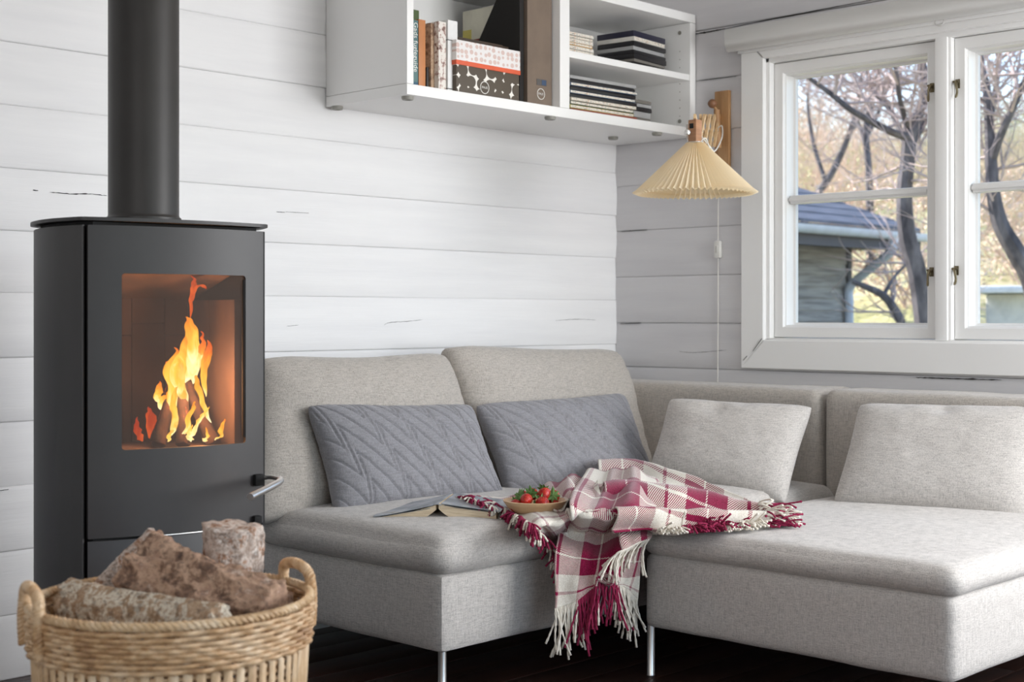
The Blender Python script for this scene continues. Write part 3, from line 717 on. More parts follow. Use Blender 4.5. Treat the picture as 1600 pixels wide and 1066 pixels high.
for k, (p_, w_, a, b) in enumerate([
  ([(292,640,D),(283,610,D),(278,580,D),(292,545,D),(298,520,D),(293,498,D)], [10,20,28,24,16,1], .0, .75),
  ([(302,600,D),(303,570,D),(304,545,D),(300,520,D),(296,505,D),(290,495,D)], [18,30,30,22,14,1], .0, .6),
  ([(297,500,D),(299,480,D),(300,462,D),(306,448,D),(316,446,D),(322,452,D)], [4,7,8,12,9,1], .75, 1.0),
  ([(301,470,D),(302,450,D),(303,438,D),(300,429,D)], [5,9,6,1], .8, 1.0),
  ([(274,660,D),(270,630,D),(272,600,D),(266,575,D),(276,555,D),(272,543,D)], [8,16,22,20,12,1], .05, .7),
  ([(262,595,D),(264,580,D),(262,565,D)], [3,8,1], .5, .8),
  ([(322,620,D),(318,590,D),(321,565,D),(327,548,D),(324,532,D)], [7,12,16,13,1], .1, .8),
  ([(312,560,D),(315,545,D),(318,530,D),(314,518,D)], [8,12,8,1], .45, .95),
  ([(330,660,D),(318,635,D),(310,605,D),(306,585,D)], [7,10,9,4], .1, .5),
  ([(250,632,D),(247,618,D),(249,606,D),(250,596,D)], [8,14,11,1], .15, .7),
  ([(252,640,D),(258,622,D),(266,612,D)], [12,16,3], .1, .6),
  ([(268,680,D-.04),(274,655,D-.04),(270,630,D-.04),(276,605,D-.04)], [8,13,12,4], 0, .4),
  ([(262,690,D-.04),(268,675,D-.04),(278,660,D-.04)], [6,8,2], .1, .5),
  ([(284,690,D-.05),(292,665,D-.05),(300,640,D-.05),(305,628,D-.05)], [7,9,8,1], .0, .5),
  ([(300,682,D-.05),(308,662,D-.05),(318,648,D-.05),(327,636,D-.05)], [12,8,7,1], .0, .4),
  ([(298,690,D-.05),(296,676,D-.05),(300,664,D-.05)], [12,9,1], .0, .35),
  ([(336,688,D-.04),(345,680,D-.04),(346,668,D-.04),(351,655,D-.04)], [5,7,8,1], .1, .6),
  ([(318,690,D-.05),(324,682,D-.05),(322,668,D-.05)], [9,6,1], .1, .5),
  ([(240,690,D+.05),(238,670,D+.05),(236,650,D+.05),(232,636,D+.05)], [16,20,16,1], .7, 1.1),
  ([(222,690,D+.06),(214,672,D+.06),(215,652,D+.06)], [10,12,1], .85, 1.1),
  ([(287,600,D+.02),(290,570,D+.02),(288,548,D+.02)], [22,22,8], 0, .3)]):
    tongue(p_, w_, k+1, a, b)
light('fire_glow', 'POINT', st(FCX-.02, .05, fz0+.16), (0,0,0), 9.5, (1.0,.52,.26), .05)
light('ember_glow', 'POINT', st(FCX, .02, fz0+.05), (0,0,0), 1.6, (1.0,.45,.15), .03)
# ------------------------------------------------------------------ wicker basket with firewood
wk = M('wicker_cane', (204,172,134), .55); nw = wk.noise((16,16,16), 4, .7)
wk.color(wk.ramp(nw, [(.28,(146,108,76)),(.45,(190,152,110)),(.6,(214,184,148)),(.75,(226,204,176))])); wk.bump(wk.noise((200,200,200),2), .3, .001)
wk2 = M('wicker_pale', (214,190,150), .5); nw = wk2.noise((22,22,9), 4, .7)
wk2.color(wk2.ramp(nw, [(.3,(164,128,90)),(.5,(206,174,134)),(.72,(224,204,176))])); wk2.bump(wk2.noise((200,200,60),2), .3, .001)
bc = pd(269.5, 940, 2.55); bas = empty('log_basket', (bc.x, bc.y, 0), YAW, 'round woven cane basket full of firewood with two rope handles', 'basket')
# local frame: x = away from the camera, y = to the left
RZ = .524
def brad(z): return .205+.034*(z/RZ)**.8
def lp(phi, r, z): return Vector((r*math.sin(phi), -r*math.cos(phi), z))     # phi: 0 = right, -90deg = front
NS = 66
MB().lathe([(0,.004),(brad(0)-.012,.004),(brad(0)-.012,.016),(0,.016)], n=48).build('basket_floor', wk.m, bas)
# horizontal weavers: in the lower wall they show between the upright canes
zz = .02; i = 0
while zz < RZ-.012:
    band = zz > RZ-.086
    r_ = .0046 if band else .0040
    P = []; n = NS*4
    amp = .0034 if band else .0014
    for j in range(n+1):
        ph = 2*PI*j/n; k = math.cos(ph*NS/2+PI*i)
        P.append(lp(ph, brad(zz)+(.006 if band else -.003)+amp*k+.0012*nz(ph*3,i), zz+.0016*nz(ph*4, i*3.3)+.0012*math.sin(ph*2+i)))
    MB().tube(P, [r_*(1+.25*nz(j*.25, i*5.1)) for j in range(n+1)], 6, False).build('weaver', wk.m, bas)
    zz += .0088 if band else .0125; i += 1
for j in range(NS):
    ph = 2*PI*j/NS; w = .0078+.0012*nz(j*1.7)
    Pq = []
    zl = [.008+(RZ-.088-.008)*k/8 for k in range(9)]+[RZ-.078, RZ-.03]
    for z in zl:
        out = (.0035 if z < RZ-.082 else -.004)+.0012*nz(j*2.1, z*12)
        r = brad(z)+out; lean = .006*nz(j*.9, z*5)
        Pq.append([lp(ph-w/r+lean, r-.001, z), lp(ph-w*.5/r+lean, r+.0022, z), lp(ph+w*.5/r+lean, r+.0022, z), lp(ph+w/r+lean, r-.001, z), lp(ph+w*.5/r+lean, r-.0025, z), lp(ph-w*.5/r+lean, r-.0025, z)])
    mb = MB(); mb.grid(Pq, closed_j=True); mb.build('stake', wk2.m, bas)
def rope(path, R0, r, turns, strands=3, n=90):
    mb = MB()
    for s in range(strands):
        Q = []
        for i in range(n+1):
            f = i/n; p = cat(path, f); t = (cat(path, min(1,f+.01))-cat(path, max(0,f-.01))).normalized()
            a = t.cross(Vector((.3,.2,1))).normalized(); b = t.cross(a)
            w = 2*PI*(turns*f+s/strands); Q.append(p+a*math.cos(w)*R0+b*math.sin(w)*R0)
        mb.tube(Q, r, 6)
    return mb
rim = [lp(2*PI*k/40, brad(RZ)+.003, RZ-.004) for k in range(41)]
rope(rim, .0042, .0048, 46, 3, 300).build('rim', wk2.m, bas)
for (a, b, hh) in ((-166, -136, .036), (48, 22, .034)):
    a, b = math.radians(a), math.radians(b); m_ = (a+b)/2; R1 = brad(RZ)+.007
    path = [lp(a, R1+.004, RZ-.07), lp(a, R1+.006, RZ-.03), lp(a, R1+.004, RZ+.006), lp(a*.8+m_*.2, R1, RZ+hh*.78), lp(m_, R1-.004, RZ+hh), lp(b*.8+m_*.2, R1, RZ+hh*.78), lp(b, R1+.004, RZ+.006), lp(b, R1+.006, RZ-.03), lp(b, R1+.004, RZ-.07)]
    rope(path, .0062, .0046, 15, 3, 150).build('handle', wk.m, bas)
def bark(name, stops, sc=(17,17,17)):
    m = M(name, (150,120,100), .9); n1 = m.noise(sc, 8, .72, .25); n2 = m.noise((60,60,60), 4, .7); m.color(m.mix(m.math('MULTIPLY', m.math('GREATER_THAN', n2, .56), .45), m.ramp(n1, stops), (78,62,54))); m.bump(m.noise((40,40,40), 8, .8), .6, .012); return m.m
bk1 = bark('red_brown_split_wood', [(.34,(78,60,50)),(.43,(140,108,88)),(.50,(198,164,138)),(.57,(170,134,112)),(.66,(220,198,180))])
bk2 = bark('flaking_white_bark', [(.32,(104,72,56)),(.42,(176,134,106)),(.48,(226,214,204)),(.56,(170,146,130)),(.64,(240,232,224))], (26,26,26))
bk3 = bark('mossy_pale_bark', [(.30,(108,80,54)),(.43,(178,148,118)),(.50,(234,226,208)),(.56,(170,136,104)),(.68,(220,196,170))], (22,22,22))
gf = 'firewood in the basket'
own(split_log(pd(108,940,2.60), pd(345,975,2.41), .044, .036, bk3, 3, 3, .16, 64, 72, .3), 'firewood', bk3, 'split log lying flat at the front left of the basket, pale bark on top', 'firewood', gf)
own(split_log(pd(222,902,2.66), pd(425,965,2.55), .086, .058, bk1, 6, 4, .30, 64, 72, .35), 'firewood', bk1, 'thick reddish split log slanting down across the middle of the basket', 'firewood', gf)
own(split_log(pd(367,990,2.72), pd(363,822,2.70), .062, .058, bk2, 9, 5, .14, 64, 72, .35), 'firewood', bk2, 'short log standing upright at the back right, flaking white bark', 'firewood', gf)
own(split_log(pd(165,925,2.72), pd(250,842,2.74), .036, .034, bk2, 12, 3, .2, 44, 56, .3), 'firewood', bk2, 'narrow split log leaning behind the thick reddish one, bark edge showing', 'firewood', gf)
own(split_log(pd(320,972,2.52), pd(446,962,2.66), .040, .038, bk1, 15, 4, .3, 44, 56, .3), 'firewood', bk1, 'knotty brown log low inside the basket by the right handle', 'firewood', gf)
own(split_log(pd(300,925,2.62), pd(300,1060,2.56), .050, .060, bk1, 18, 4, .2, 16, 20, .3), 'firewood', bk1, 'brown log end pressed down in the middle of the basket under the others', 'firewood', gf)
# ------------------------------------------------------------------ wall shelf and its contents
YF = -.41
SL = py(636, 149, YF); SXL = SL.x; SZ0 = py(860, 180.5, YF).z; SZ1 = py(1087, 23.5, YF).z; SXR = -.006
print('shelf', SXL, SZ0, py(1072,206,YF).z, SL.z, SZ1)
she = empty('wall_shelf', ((SXL+SXR)/2, -.2, SZ0), label='white open wall shelf with one middle board, holding books and discs', cat='shelf')
TB = .034; zs_ = SZ0+TB
DX0, DX1 = py(875,150,YF).x, py(890,150,YF).x
def brd(name, *a): put(MB().bbox(*a, .0012), name, MT['shelf'], she)
brd('bottom_board', SXL, SXR, YF, -.004, SZ0, SZ0+TB)
brd('top_board', SXL, SXR, YF, -.004, SZ1-TB, SZ1)
brd('side_panel', SXL, SXL+.028, YF, -.004, SZ0+TB+.001, SZ1-TB-.001)
brd('side_panel', SXR-.036, SXR, YF, -.004, SZ0+TB+.001, SZ1-TB-.001)
brd('divider', DX0, DX1, YF, -.012, SZ0+TB+.0005, SZ1-TB-.0005)
brd('back_panel', SXL+.028, SXR-.036, -.022, -.012, SZ0+TB+.0005, SZ1-TB-.0005)
zm = py(982, 97.5, YF+.005).z
brd('middle_board', DX1+.0006, SXR-.0365, YF+.004, -.024, zm-.024, zm)
for (u, v) in ((637,151),(871,181),(1066,203),(958,214),(523,166)):
    p = pz(u, v, SZ0); mb = MB(); mb.lathe([(0,0),(.020,0),(.020,-.006),(.0175,-.011),(.010,-.011),(.009,-.008),(0,-.008)], (min(max(p.x, SXL+.022), SXR-.03), max(min(p.y, -.03), YF+.022), SZ0), 28)
    put(mb, 'foot', MT['foot'], she)
for (x, y, z, nx) in ((SXR-.036, YF+.05, zs_+.03, 1), (SXR-.036, YF+.05, SZ1-TB-.035, 1)):
    mb = MB(); mb.lathe([(0,0),(.008,0),(.008,.002),(0,.002)], n=16); mb.xf(Matrix.Translation((x, y, z)) @ Matrix.Rotation(-PI/2, 4, 'Y')); put(mb, 'cam_cap', MT['foot'], she)
mb = MB()
for k in range(9):
    z = zs_+.05+k*.032
    mb.lathe([(0,0),(.0022,0),(.0022,.0006),(0,.0006)], n=8); n0 = len(mb.v)-32; mb.xf(Matrix.Translation((SXR-.036, YF+.05, z)) @ Matrix.Rotation(-PI/2, 4, 'Y'), n0)
tag(put(mb, 'peg_holes', MT['foot'], she), kind='stuff')
def txt(body, size, mat, par, mtx, name='lettering', align='LEFT', ext=.0002):
    cu = bpy.data.curves.new('t', 'FONT'); cu.body = body; cu.size = size; cu.extrude = ext; cu.align_x = align; cu.align_y = 'CENTER'; cu.resolution_u = 3
    o = bpy.data.objects.new('t', cu); COL.objects.link(o)
    me = bpy.data.meshes.new_from_object(o.evaluated_get(bpy.context.evaluated_depsgraph_get())); bpy.data.objects.remove(o, do_unlink=True)
    me.materials.clear(); me.materials.append(mat); me.transform(mtx); me.name = name
    r = bpy.data.objects.new(name, me); COL.objects.link(r); r.parent = par; return r
pap = plain('paper_cream', (224,214,192), .8)
white = plain('white_print', (236,234,228), .6)
def volume(name, label, u0, u1, vt, yf, dep, col, group='books and maps on the left of the shelf', cat_='book', lean=0, pages=True, h=None):
    x0 = py(u0, 120, yf).x; x1 = py(u1, 120, yf).x; zt_ = h if h else py(u0, vt, yf).z
    r = empty(name, (x0, yf, zs_+.0005), lean, label, cat_, group)
    m = col if not isinstance(col, tuple) else plain('cover_'+name, col, .5)
    w = x1-x0-.0015; H_ = zt_-zs_
    mb = MB(); mb.bbox(0, .0025, 0, dep, 0, H_, .0008).bbox(w-.0025, w, 0, dep, 0, H_, .0008).bbox(0, w, -.001, .002, 0, H_, .001); mb.build('cover', m, r)
    if pages: MB().box(.0026, w-.0026, .0022, dep-.004, .003, H_-.004).build('page_block', pap, r, smooth=False)
    return r, w, H_
teal = plain('teal_cover', (86,120,120), .5)
b1, w1, h1 = volume('hardback_book', 'teal bird guide with white title down its spine, by the shelf end panel', 645.2, 653.5, 31, -.372, .15, teal)
txt('Gads fugleguide', h1*.118, white, b1, Matrix.Translation((w1/2, -.0013, h1*.97)) @ Matrix.Rotation(PI/2, 4, 'X') @ Matrix.Rotation(-PI/2, 4, 'Z'))
MB().box(.001, w1-.001, -.0014, -.0009, 0.004, .016).build('spine_band', plain('blue_band', (52,92,116), .5), b1, smooth=False)
volume('hardback_book', 'orange brown book beside the teal bird guide', 654, 665, 30, -.370, .17, (196,128,78))
volume('hardback_book', 'tall book with green cover behind the teal bird guide', 646, 655, 15, -.20, .15, (92,110,70))
map_ = M('map_cover', (170,140,112), .6); mn = map_.noise((26,26,34), 4, .7); map_.color(map_.ramp(mn, [(.40,(128,100,80)),(.50,(176,146,118)),(.60,(190,164,136)),(.66,(84,72,58))]))
volume('illustrated_book', 'brown illustrated book turned slightly beside the orange one', 673, 684, 36, -.345, .16, map_.m, lean=.18)
flr = M('floral_cover', (225,218,210), .6); fn_ = flr.noise((60,60,60), 3, .6); flr.color(flr.ramp(fn_, [(.5,(228,222,214)),(.58,(180,150,140)),(.64,(120,96,88))]))
volume('illustrated_book', 'white and pink floral spined book left of the white box file', 685, 697, 33, -.362, .18, flr.m)
wf, ww1, wh1 = volume('box_file', 'tall white file with two thin black bands round it', 699.5, 715, 31, -.366, .2, plain('white_card', (238,237,235), .5), cat_='file', pages=False)
for z in (wh1*.72, .012): MB().box(-.0006, ww1+.0006, -.0022, .19, z, z+.0022).build('band', MT['black2'], wf, smooth=False)
# folded black chain strap between books
volume('thin_booklet', 'black thin booklet slipped between the orange and brown books', 666.5, 670, 105, -.36, .1, (40,36,36))
# patterned storage box
def disc_pattern(name, base, dot, scale, r, contrast=False):
    m = M(name, base, .6); vo = m.N.new('ShaderNodeTexVoronoi'); vo.inputs['Scale'].default_value = scale; vo.inputs['Randomness'].default_value = .35; vo.feature = 'F1'
    m.L.new(m.map((1,.0,1.1), 'Object'), vo.inputs['Vector']); f = m.math('LESS_THAN', vo.outputs['Distance'], r)
    m.color(m.mix(f, base, dot)); return m.m
yb = -.385
bx0, bx1 = py(713,130,yb).x, py(811,130,yb).x; zlid = py(715,100,yb).z; zlt = py(715,62,yb).z
sb = empty('storage_box', ((bx0+bx1)/2, yb, zs_), label='brown and white patterned storage box with pink dotted lid', cat='box')
bp = disc_pattern('brown_blob_print', (236,232,224), (84,74,62), 24, .60)
put(MB().bbox(bx0, bx1, yb, -.10, zs_+.0006, zlid, .001), 'box_body', bp, sb)
put(MB().bbox(bx0-.003, bx1+.003, yb-.003, -.097, zlid+.001, zlt, .001), 'lid', disc_pattern('pink_dot_print', (232,228,226), (214,190,182), 46, .40), sb)
put(MB().bbox(bx0-.0036, bx1+.0036, yb-.0036, -.0965, zlid-.001, zlid+.014, .001), 'lid_band', plain('coral_paper', (226,98,62), .6), sb)
def emblem(par, x, z, y, r, col):
    mb = MB(); n = 28
    P = [[Vector((x+math.cos(2*PI*k/n)*q, y, z+math.sin(2*PI*k/n)*q)) for k in range(n)] for q in (r, r*.88)]
    P += [[p+Vector((0,.0008,0)) for p in P[1]], [p+Vector((0,.0008,0)) for p in P[0]]]
    mb.grid(P+[P[0]], closed_j=True); put(mb, 'round_emblem', col, par)
brn = plain('brown_label', (84,74,62), .6)
xe = py(757,137,yb).x; ze = py(757,137,yb).z
mb = MB(); mb.lathe([(0,0),(.022,0),(.022,.0006),(0,.0006)], n=28); mb.xf(Matrix.Translation((xe, yb-.0002, ze)) @ Matrix.Rotation(PI/2, 4, 'X')); put(mb, 'label_disc', brn, sb)
emblem(sb, xe, ze, yb-.0016, .0215, white)
txt('PAUS', .012, white, sb, Matrix.Translation(Vector((xe, yb-.0012, ze))-sb.location) @ Matrix.Rotation(PI/2, 4, 'X'), align='CENTER')
# darker box standing behind, its lid seen above the dotted one
db = empty('dark_lidded_box', ((bx0+bx1)/2, -.06, zlt), label='dark brown shallow box lying on top of the patterned box at the back', cat='box')
put(MB().bbox(bx0+.0, bx1, -.335, -.10, zlt+.001, zlt+.022, .002), 'lid', plain('dark_brown_card', (66,54,44), .4), db)
put(MB().bbox(bx0+.02, bx1-.02, -.325, -.11, zlt+.0225, zlt+.027, .001), 'raised_panel', plain('dark_brown_card2', (80,66,54), .4), db)
# magazine files
def mag_file(u0, u1, yf, col, label, top, dep=.25, low=.11, glyph=False):
    x0 = py(u0,150,yf).x; x1 = py(u1,150,yf).x; w = x1-x0
    r = empty('magazine_file', (x0, yf, zs_+.0006), 0, label, 'file', 'magazine files on the shelf'); H_ = top-zs_
    th = .003; m = plain('file_card', col, .75)
    side = [(0,0),(dep,0),(dep,low),(.06,H_),(0,H_)]
    for xx in (0, w-th):
        vs = [(xx, y, z) for (y, z) in side]+[(xx+th, y, z) for (y, z) in side]; n = 5
        MB().add(vs, [tuple(range(n)), tuple(range(2*n-1,n-1,-1))]+[(i,(i+1)%n,n+(i+1)%n,n+i) for i in range(n)]).build('side', m, r, smooth=False)
    MB().box(th, w-th, 0, th, 0, H_).build('spine', m, r, smooth=False); MB().box(th, w-th, dep-th, dep, 0, low).build('front', m, r, smooth=False)
    MB().box(th, w-th, th, dep-th, 0, th).build('base', m, r, smooth=False)
    return r, w, H_
ztop = SZ1-TB-.012
def mag_back(u0, u1, yf, col, label, top, dep=.25, low=.13):
    "magazine file with its open side to the room: low edge in front, full height at the back"
    x0 = py(u0,150,yf).x; x1 = py(u1,150,yf).x; w = x1-x0
    return x0, w
f2, w2, H2 = mag_file(824, 862, -.375, (122,106,92), 'grey brown magazine file with round emblem, beside the divider', ztop)
xe, ze = py(845,147,-.375).x-f2.location.x, py(845,147,-.375).z-f2.location.z
emblem(f2, xe+f2.location.x, ze+f2.location.z, -.3765, .0200, white)
for o_ in f2.children:
    pass
txt('PAUS', .0115, white, f2, Matrix.Translation((xe, -.0008, ze)) @ Matrix.Rotation(PI/2, 4, 'X'), align='CENTER')
MB().box(xe-.022, xe+.030, -.0012, -.0002, ze+.030, ze+.052).build('label_slot', plain('slot_grey', (88,84,82), .5), f2, smooth=False)
MB().box(xe+.004, xe+.026, -.0018, -.001, ze+.032, ze+.050).build('blue_tab', plain('blue_tab', (60,80,110), .5), f2, smooth=False)
x0 = py(812,150,-.36).x; x1 = f2.location.x-.003
f1 = empty('magazine_file', (x0, -.36, zs_+.0006), 0, 'black magazine file with slanted top holding papers, behind the patterned box', 'file', 'magazine files on the shelf')
mblack = plain('black_card', (34,31,29), .8); H1 = ztop-zs_; dp = .26
prof_ = [(0,0),(dp,0),(dp,.16),(.10,H1),(0,H1)]
for xx in (0, x1-x0-.003):
    vs = [(xx, y, z) for (y, z) in prof_]+[(xx+.003, y, z) for (y, z) in prof_]; n = 5
    MB().add(vs, [tuple(range(n)), tuple(range(2*n-1,n-1,-1))]+[(i,(i+1)%n,n+(i+1)%n,n+i) for i in range(n)]).build('side', mblack, f1, smooth=False)
MB().box(.003, x1-x0-.003, 0, .003, 0, H1).build('spine', mblack, f1, smooth=False)
for k, (cc, lab, hh, off) in enumerate([((228,224,206),'cream paper sheet with yellow edge in black magazine file', .36, 0), ((206,206,200),'grey white paper sheet in black magazine file', .34, .004)]):
    pr = empty('paper_sheet', (x0+.006+off, -.34, zs_+.005), 0, lab, 'paper', 'papers in the black magazine file')
    MB().box(0, .0015, .012, .27-off*3, 0, min(hh, H1-.006)).build('sheet', plain('paper', cc, .8), pr, smooth=False)
    if k == 0:
        MB().box(-.0006, 0, .225, .2690, 0, .290).build('yellow_strip', plain('yellow_print', (214,200,110), .7), pr, smooth=False)
        MB().box(-.0010, -.0004, .16, .235, .24, .252).build('red_mark', plain('red_print', (130,52,44), .7), pr, smooth=False)
# stacks of discs and cases
pcol = {'w':(226,222,214),'k':(34,33,36),'n':(38,38,58),'s':(168,168,168),'g':(96,104,88),'b':(72,92,118),'o':(206,160,84),'r':(150,84,70),'y':(168,160,72),'c':(188,178,162),'m':(120,116,110)}
cmat = {k: plain('case_'+k, v, .3) for k, v in pcol.items()}
prn = M('printed_spine', (220,214,200), .4); pn_ = prn.noise((90,90,200), 3, .8); prn.color(prn.ramp(pn_, [(.38,(60,60,62)),(.45,(226,220,206)),(.56,(232,228,218)),(.62,(190,120,70)),(.68,(110,120,90))]))
ordn = ['lowest','second','third','fourth','fifth','sixth','seventh','eighth','ninth','tenth']
cname = {'w':'white','k':'black','n':'dark navy','s':'silver grey','g':'olive green','b':'blue','o':'orange','r':'dull red','y':'yellow green','c':'cream','m':'mid grey'}
def stack(x0, x1, yf, dep, z, items, where, rot=0, group=None):
    rnd = random.Random(int(x0*1000))
    N_ = len(items)
    for i, (c, t) in enumerate(items):
        r = empty('disc_case', (x0+rnd.uniform(-.004,.004), yf+rnd.uniform(-.004,.004), z+.0004), rot+rnd.uniform(-.02,.02),
            cname[c]+' disc case, '+('topmost' if i == N_-1 else ordn[i]+(' up' if i else ''))+' in stack '+where, 'disc case', group)
        w = x1-x0+rnd.uniform(-.006,.004)
        MB().bbox(0, w, 0, dep, 0, t-.0012, .0012).build('case', cmat[c], r)
        if c in 'wcogby': MB().box(.004, w-.004, -.0006, .0004, .002, t-.003).build('spine_paper', prn.m, r, smooth=False)
        z += t
    return z
stack(DX1+.008, py(925,70,-.34).x, -.345, .14, zm+.0005, [('g',.012),('c',.012),('w',.013),('o',.012),('w',.014),('c',.012),('w',.012)], 'of pale cases beside the divider', 0, 'pale disc cases on the middle board')
xs0 = py(985,90,-.345).x
stack(xs0, xs0+.225, -.36, .17, zm+.0005, [('k',.020),('m',.012),('k',.020),('k',.014),('s',.016),('k',.018),('w',.017),('n',.023)], 'of large cases on the middle board', .10, 'large disc cases on the middle board')
stack(xs0-.06, xs0+.05, -.17, .13, zm+.0005, [('k',.018),('k',.018),('m',.014)], 'behind the large cases', 0, 'black cases at the back of the middle board')
x3 = DX1+.01
stack(x3+.045, py(985,160,-.35).x, -.365, .15, zs_+.0005, [('r',.014),('y',.014),('g',.013),('c',.013),('k',.014),('b',.013),('k',.014),('b',.013),('k',.014),('s',.013)], 'on the bottom board beside the divider', -.03, 'disc cases on the bottom board')
x4 = py(989,170,-.345).x
stack(x4, x4+.115, -.35, .13, zs_+.0005, [('m',.022),('s',.024),('k',.017),('s',.014),('m',.014)], 'of short cases on the bottom board', .06, 'short disc cases on the bottom board')
# ------------------------------------------------------------------ pleated wall lamp on a folding wooden arm
pine = wood('pine_wood', (188,146,100), (146,104,66), (30,30,3), .5); pine2 = wood('pale_beech', (222,190,146), (196,158,112), (30,30,3), .45)
LM = px(1128, 200, -.012); lamp = empty('wall_lamp', (LM.x, LM.y, LM.z), label='wooden wall lamp with folding arm and cream pleated cone shade', cat='lamp')
ya, yb_ = px(1117,200,-.018).y, px(1139,200,-.018).y; zt_ = px(1128,142,-.018).z; zb2 = px(1128,268,-.018).z
put(MB().bbox(-.021, -.003, ya, yb_, zb2, zt_, .003), 'wall_board', pine, lamp)
LC = pd(1086, 222, 4.9)
a0 = Vector((-.03, (ya+yb_)/2+.012, LM.z-.01)); a1 = Vector((LC.x+.01, LC.y, LC.z+.035))
hd = (a1-a0); hd.z = 0; HL = hd.length; hd.normalize(); sd_ = Vector((-hd.y, hd.x, 0))
# lever post with ball knob
q = px(1122, 232, -.06); q1 = px(1120, 172, -.06)
put(MB().tube([q, q1], [.013,.012], 12), 'pivot_post', pine, lamp)
kp = px(1113, 162, -.075); put(MB().lathe([(0,-.018),(.010,-.015),(.0165,-.006),(.018,.0),(.0165,.007),(.010,.015),(0,.018)], kp, 20), 'knob', wood('dark_knob', (138,96,66), (104,70,46)), lamp)
put(MB().tube([kp, q1+Vector((0,0,-.004))], .006, 10), 'knob_stem', pine, lamp)
zc = LC.z+.035
for k in range(4):
    s0 = a0+(a1-a0)*(k/4); s1 = a0+(a1-a0)*((k+1)/4)
    for sgn in (1,-1):
        o = sd_*.006*sgn
        A_ = s0+Vector((0,0,.050*sgn))+o; B2 = s1+Vector((0,0,-.050*sgn))+o
        t = (B2-A_).normalized(); w = t.cross(sd_).normalized()*.009
        mb = MB(); 
        th = sd_*.0045
        vs = [A_-t*.008-w-th, A_-t*.008+w-th, B2+t*.008+w-th, B2+t*.008-w-th, A_-t*.008-w+th, A_-t*.008+w+th, B2+t*.008+w+th, B2+t*.008-w+th]
        mb.add(vs, [(0,3,2,1),(4,5,6,7),(0,1,5,4),(1,2,6,5),(2,3,7,6),(3,0,4,7)]); put(mb, 'arm_slat', pine2, lamp, smooth=False)
    c_ = (s0+s1)/2; put(MB().tube([c_-sd_*.013, c_+sd_*.013], .004, 8), 'rivet', MT['steel'], lamp)
put(MB().bbox(LC.x-.017, LC.x+.017, LC.y-.017, LC.y+.017, LC.z-.005, LC.z+.075, .003), 'lamp_block', wood('block', (176,128,92), (140,98,66)), lamp)
put(MB().bbox(LC.x-.0185, LC.x-.0165, LC.y-.006, LC.y+.010, LC.z+.045, LC.z+.062, .0005), 'slot', MT['black2'], lamp)
put(MB().lathe([(0,-.01),(.008,-.008),(.011,0),(.008,.008),(0,.01)], pd(1074,207,4.86), 12), 'shade_screw', MT['steel'], lamp)
clr = M('clear_collar', (240,238,235), .1); clr.b.inputs['Transmission Weight'].default_value = .7
put(MB().lathe([(.0285,-.012),(.0285,.0),(.026,.0),(.026,-.012)], LC, 32, closed=True), 'shade_collar', clr.m, lamp)
put(MB().tube([LC+sd_*-.022+Vector((0,0,.0)), LC+sd_*-.024+Vector((0,0,.06))], .006, 8), 'collar_fitting', clr.m, lamp)
# pleated shade
shm = M('pleated_shade', (253,240,214), .6); sN = shm.N; sL = shm.L
tl = sN.new('ShaderNodeBsdfTranslucent'); tl.inputs[0].default_value = lin((254,236,198)); ms = sN.new('ShaderNodeMixShader'); ms.inputs[0].default_value = .42
sL.new(shm.b.outputs[0], ms.inputs[1]); sL.new(tl.outputs[0], ms.inputs[2]); sL.new(ms.outputs[0], sN['Material Output'].inputs[0])
NP = 64; zt2, zb3 = LC.z-.002, pd(1086, 303, 4.9).z; RB = .204
P = []
for i in range(13):
    f = i/12; z = zt2+(zb3-zt2)*f; r = .026+(RB-.026)*f; amp = .0035+.0065*f
    if i == 12: r += .0
    row = []
    for j in range(NP*4):
        w = 2*PI*j/(NP*4); ph = (j % 4)/4; tri = abs(ph*2-1)*2-1
        row.append(Vector((LC.x+math.cos(w)*(r+amp*tri), LC.y+math.sin(w)*(r+amp*tri), z+(.004*tri if i == 12 else 0))))
    P.append(row)
mb = MB(); mb.grid(P, closed_j=True)
# rim fold: short inward return
put(mb, 'pleated_shade', shm.m, lamp, smooth=False)
mb = MB(); mb.grid([[Vector((LC.x+(p.x-LC.x)*q, LC.y+(p.y-LC.y)*q, p.z+dz)) for p in P[11]] for (q, dz) in ((.985,.001),(1.0,-.004))], closed_j=True); put(mb, 'shade_band', shm.m, lamp, smooth=False)
put(MB().lathe([(0,-.075),(.018,-.07),(.028,-.05),(.026,-.03),(.014,-.008),(.013,.0)], LC, 20), 'light_bulb', M('bulb_glass', (240,238,230), .2).m, lamp)
cordm = plain('white_cord', (226,222,214), .5)
cp = smooth_path([LC+Vector((0,0,.07))+sd_*-.02, pd(1108,228,4.95), pd(1117,236,5.0), pd(1128,215,5.3), pd(1128,197,5.4), pd(1122,200,5.45)], 30)
put(MB().tube(cp, .0026, 6), 'cord_loop', cordm, lamp)
put(MB().tube(smooth_path([pd(1092,225,4.9), pd(1102,216,4.9), pd(1110,235,4.95), pd(1116,240,5.0)], 16), .0026, 6), 'cord_loop', cordm, lamp)
lc2 = [px(1123, 262, -.008), px(1122, 330, -.008), px(1122, 376, -.008)]
put(MB().tube(smooth_path(lc2, 8), .0022, 6), 'cord', cordm, lamp)
put(MB().tube(smooth_path([px(1122,404,-.008), px(1122,480,-.008), px(1121,640,-.008)], 8), .0022, 6), 'cord', cordm, lamp)
s_ = px(1122, 390, -.012); put(MB().bbox(s_.x-.010, s_.x+.009, s_.y-.014, s_.y+.014, s_.z-.034, s_.z+.034, .006), 'cord_switch', plain('switch_white', (222,220,214), .4), lamp)
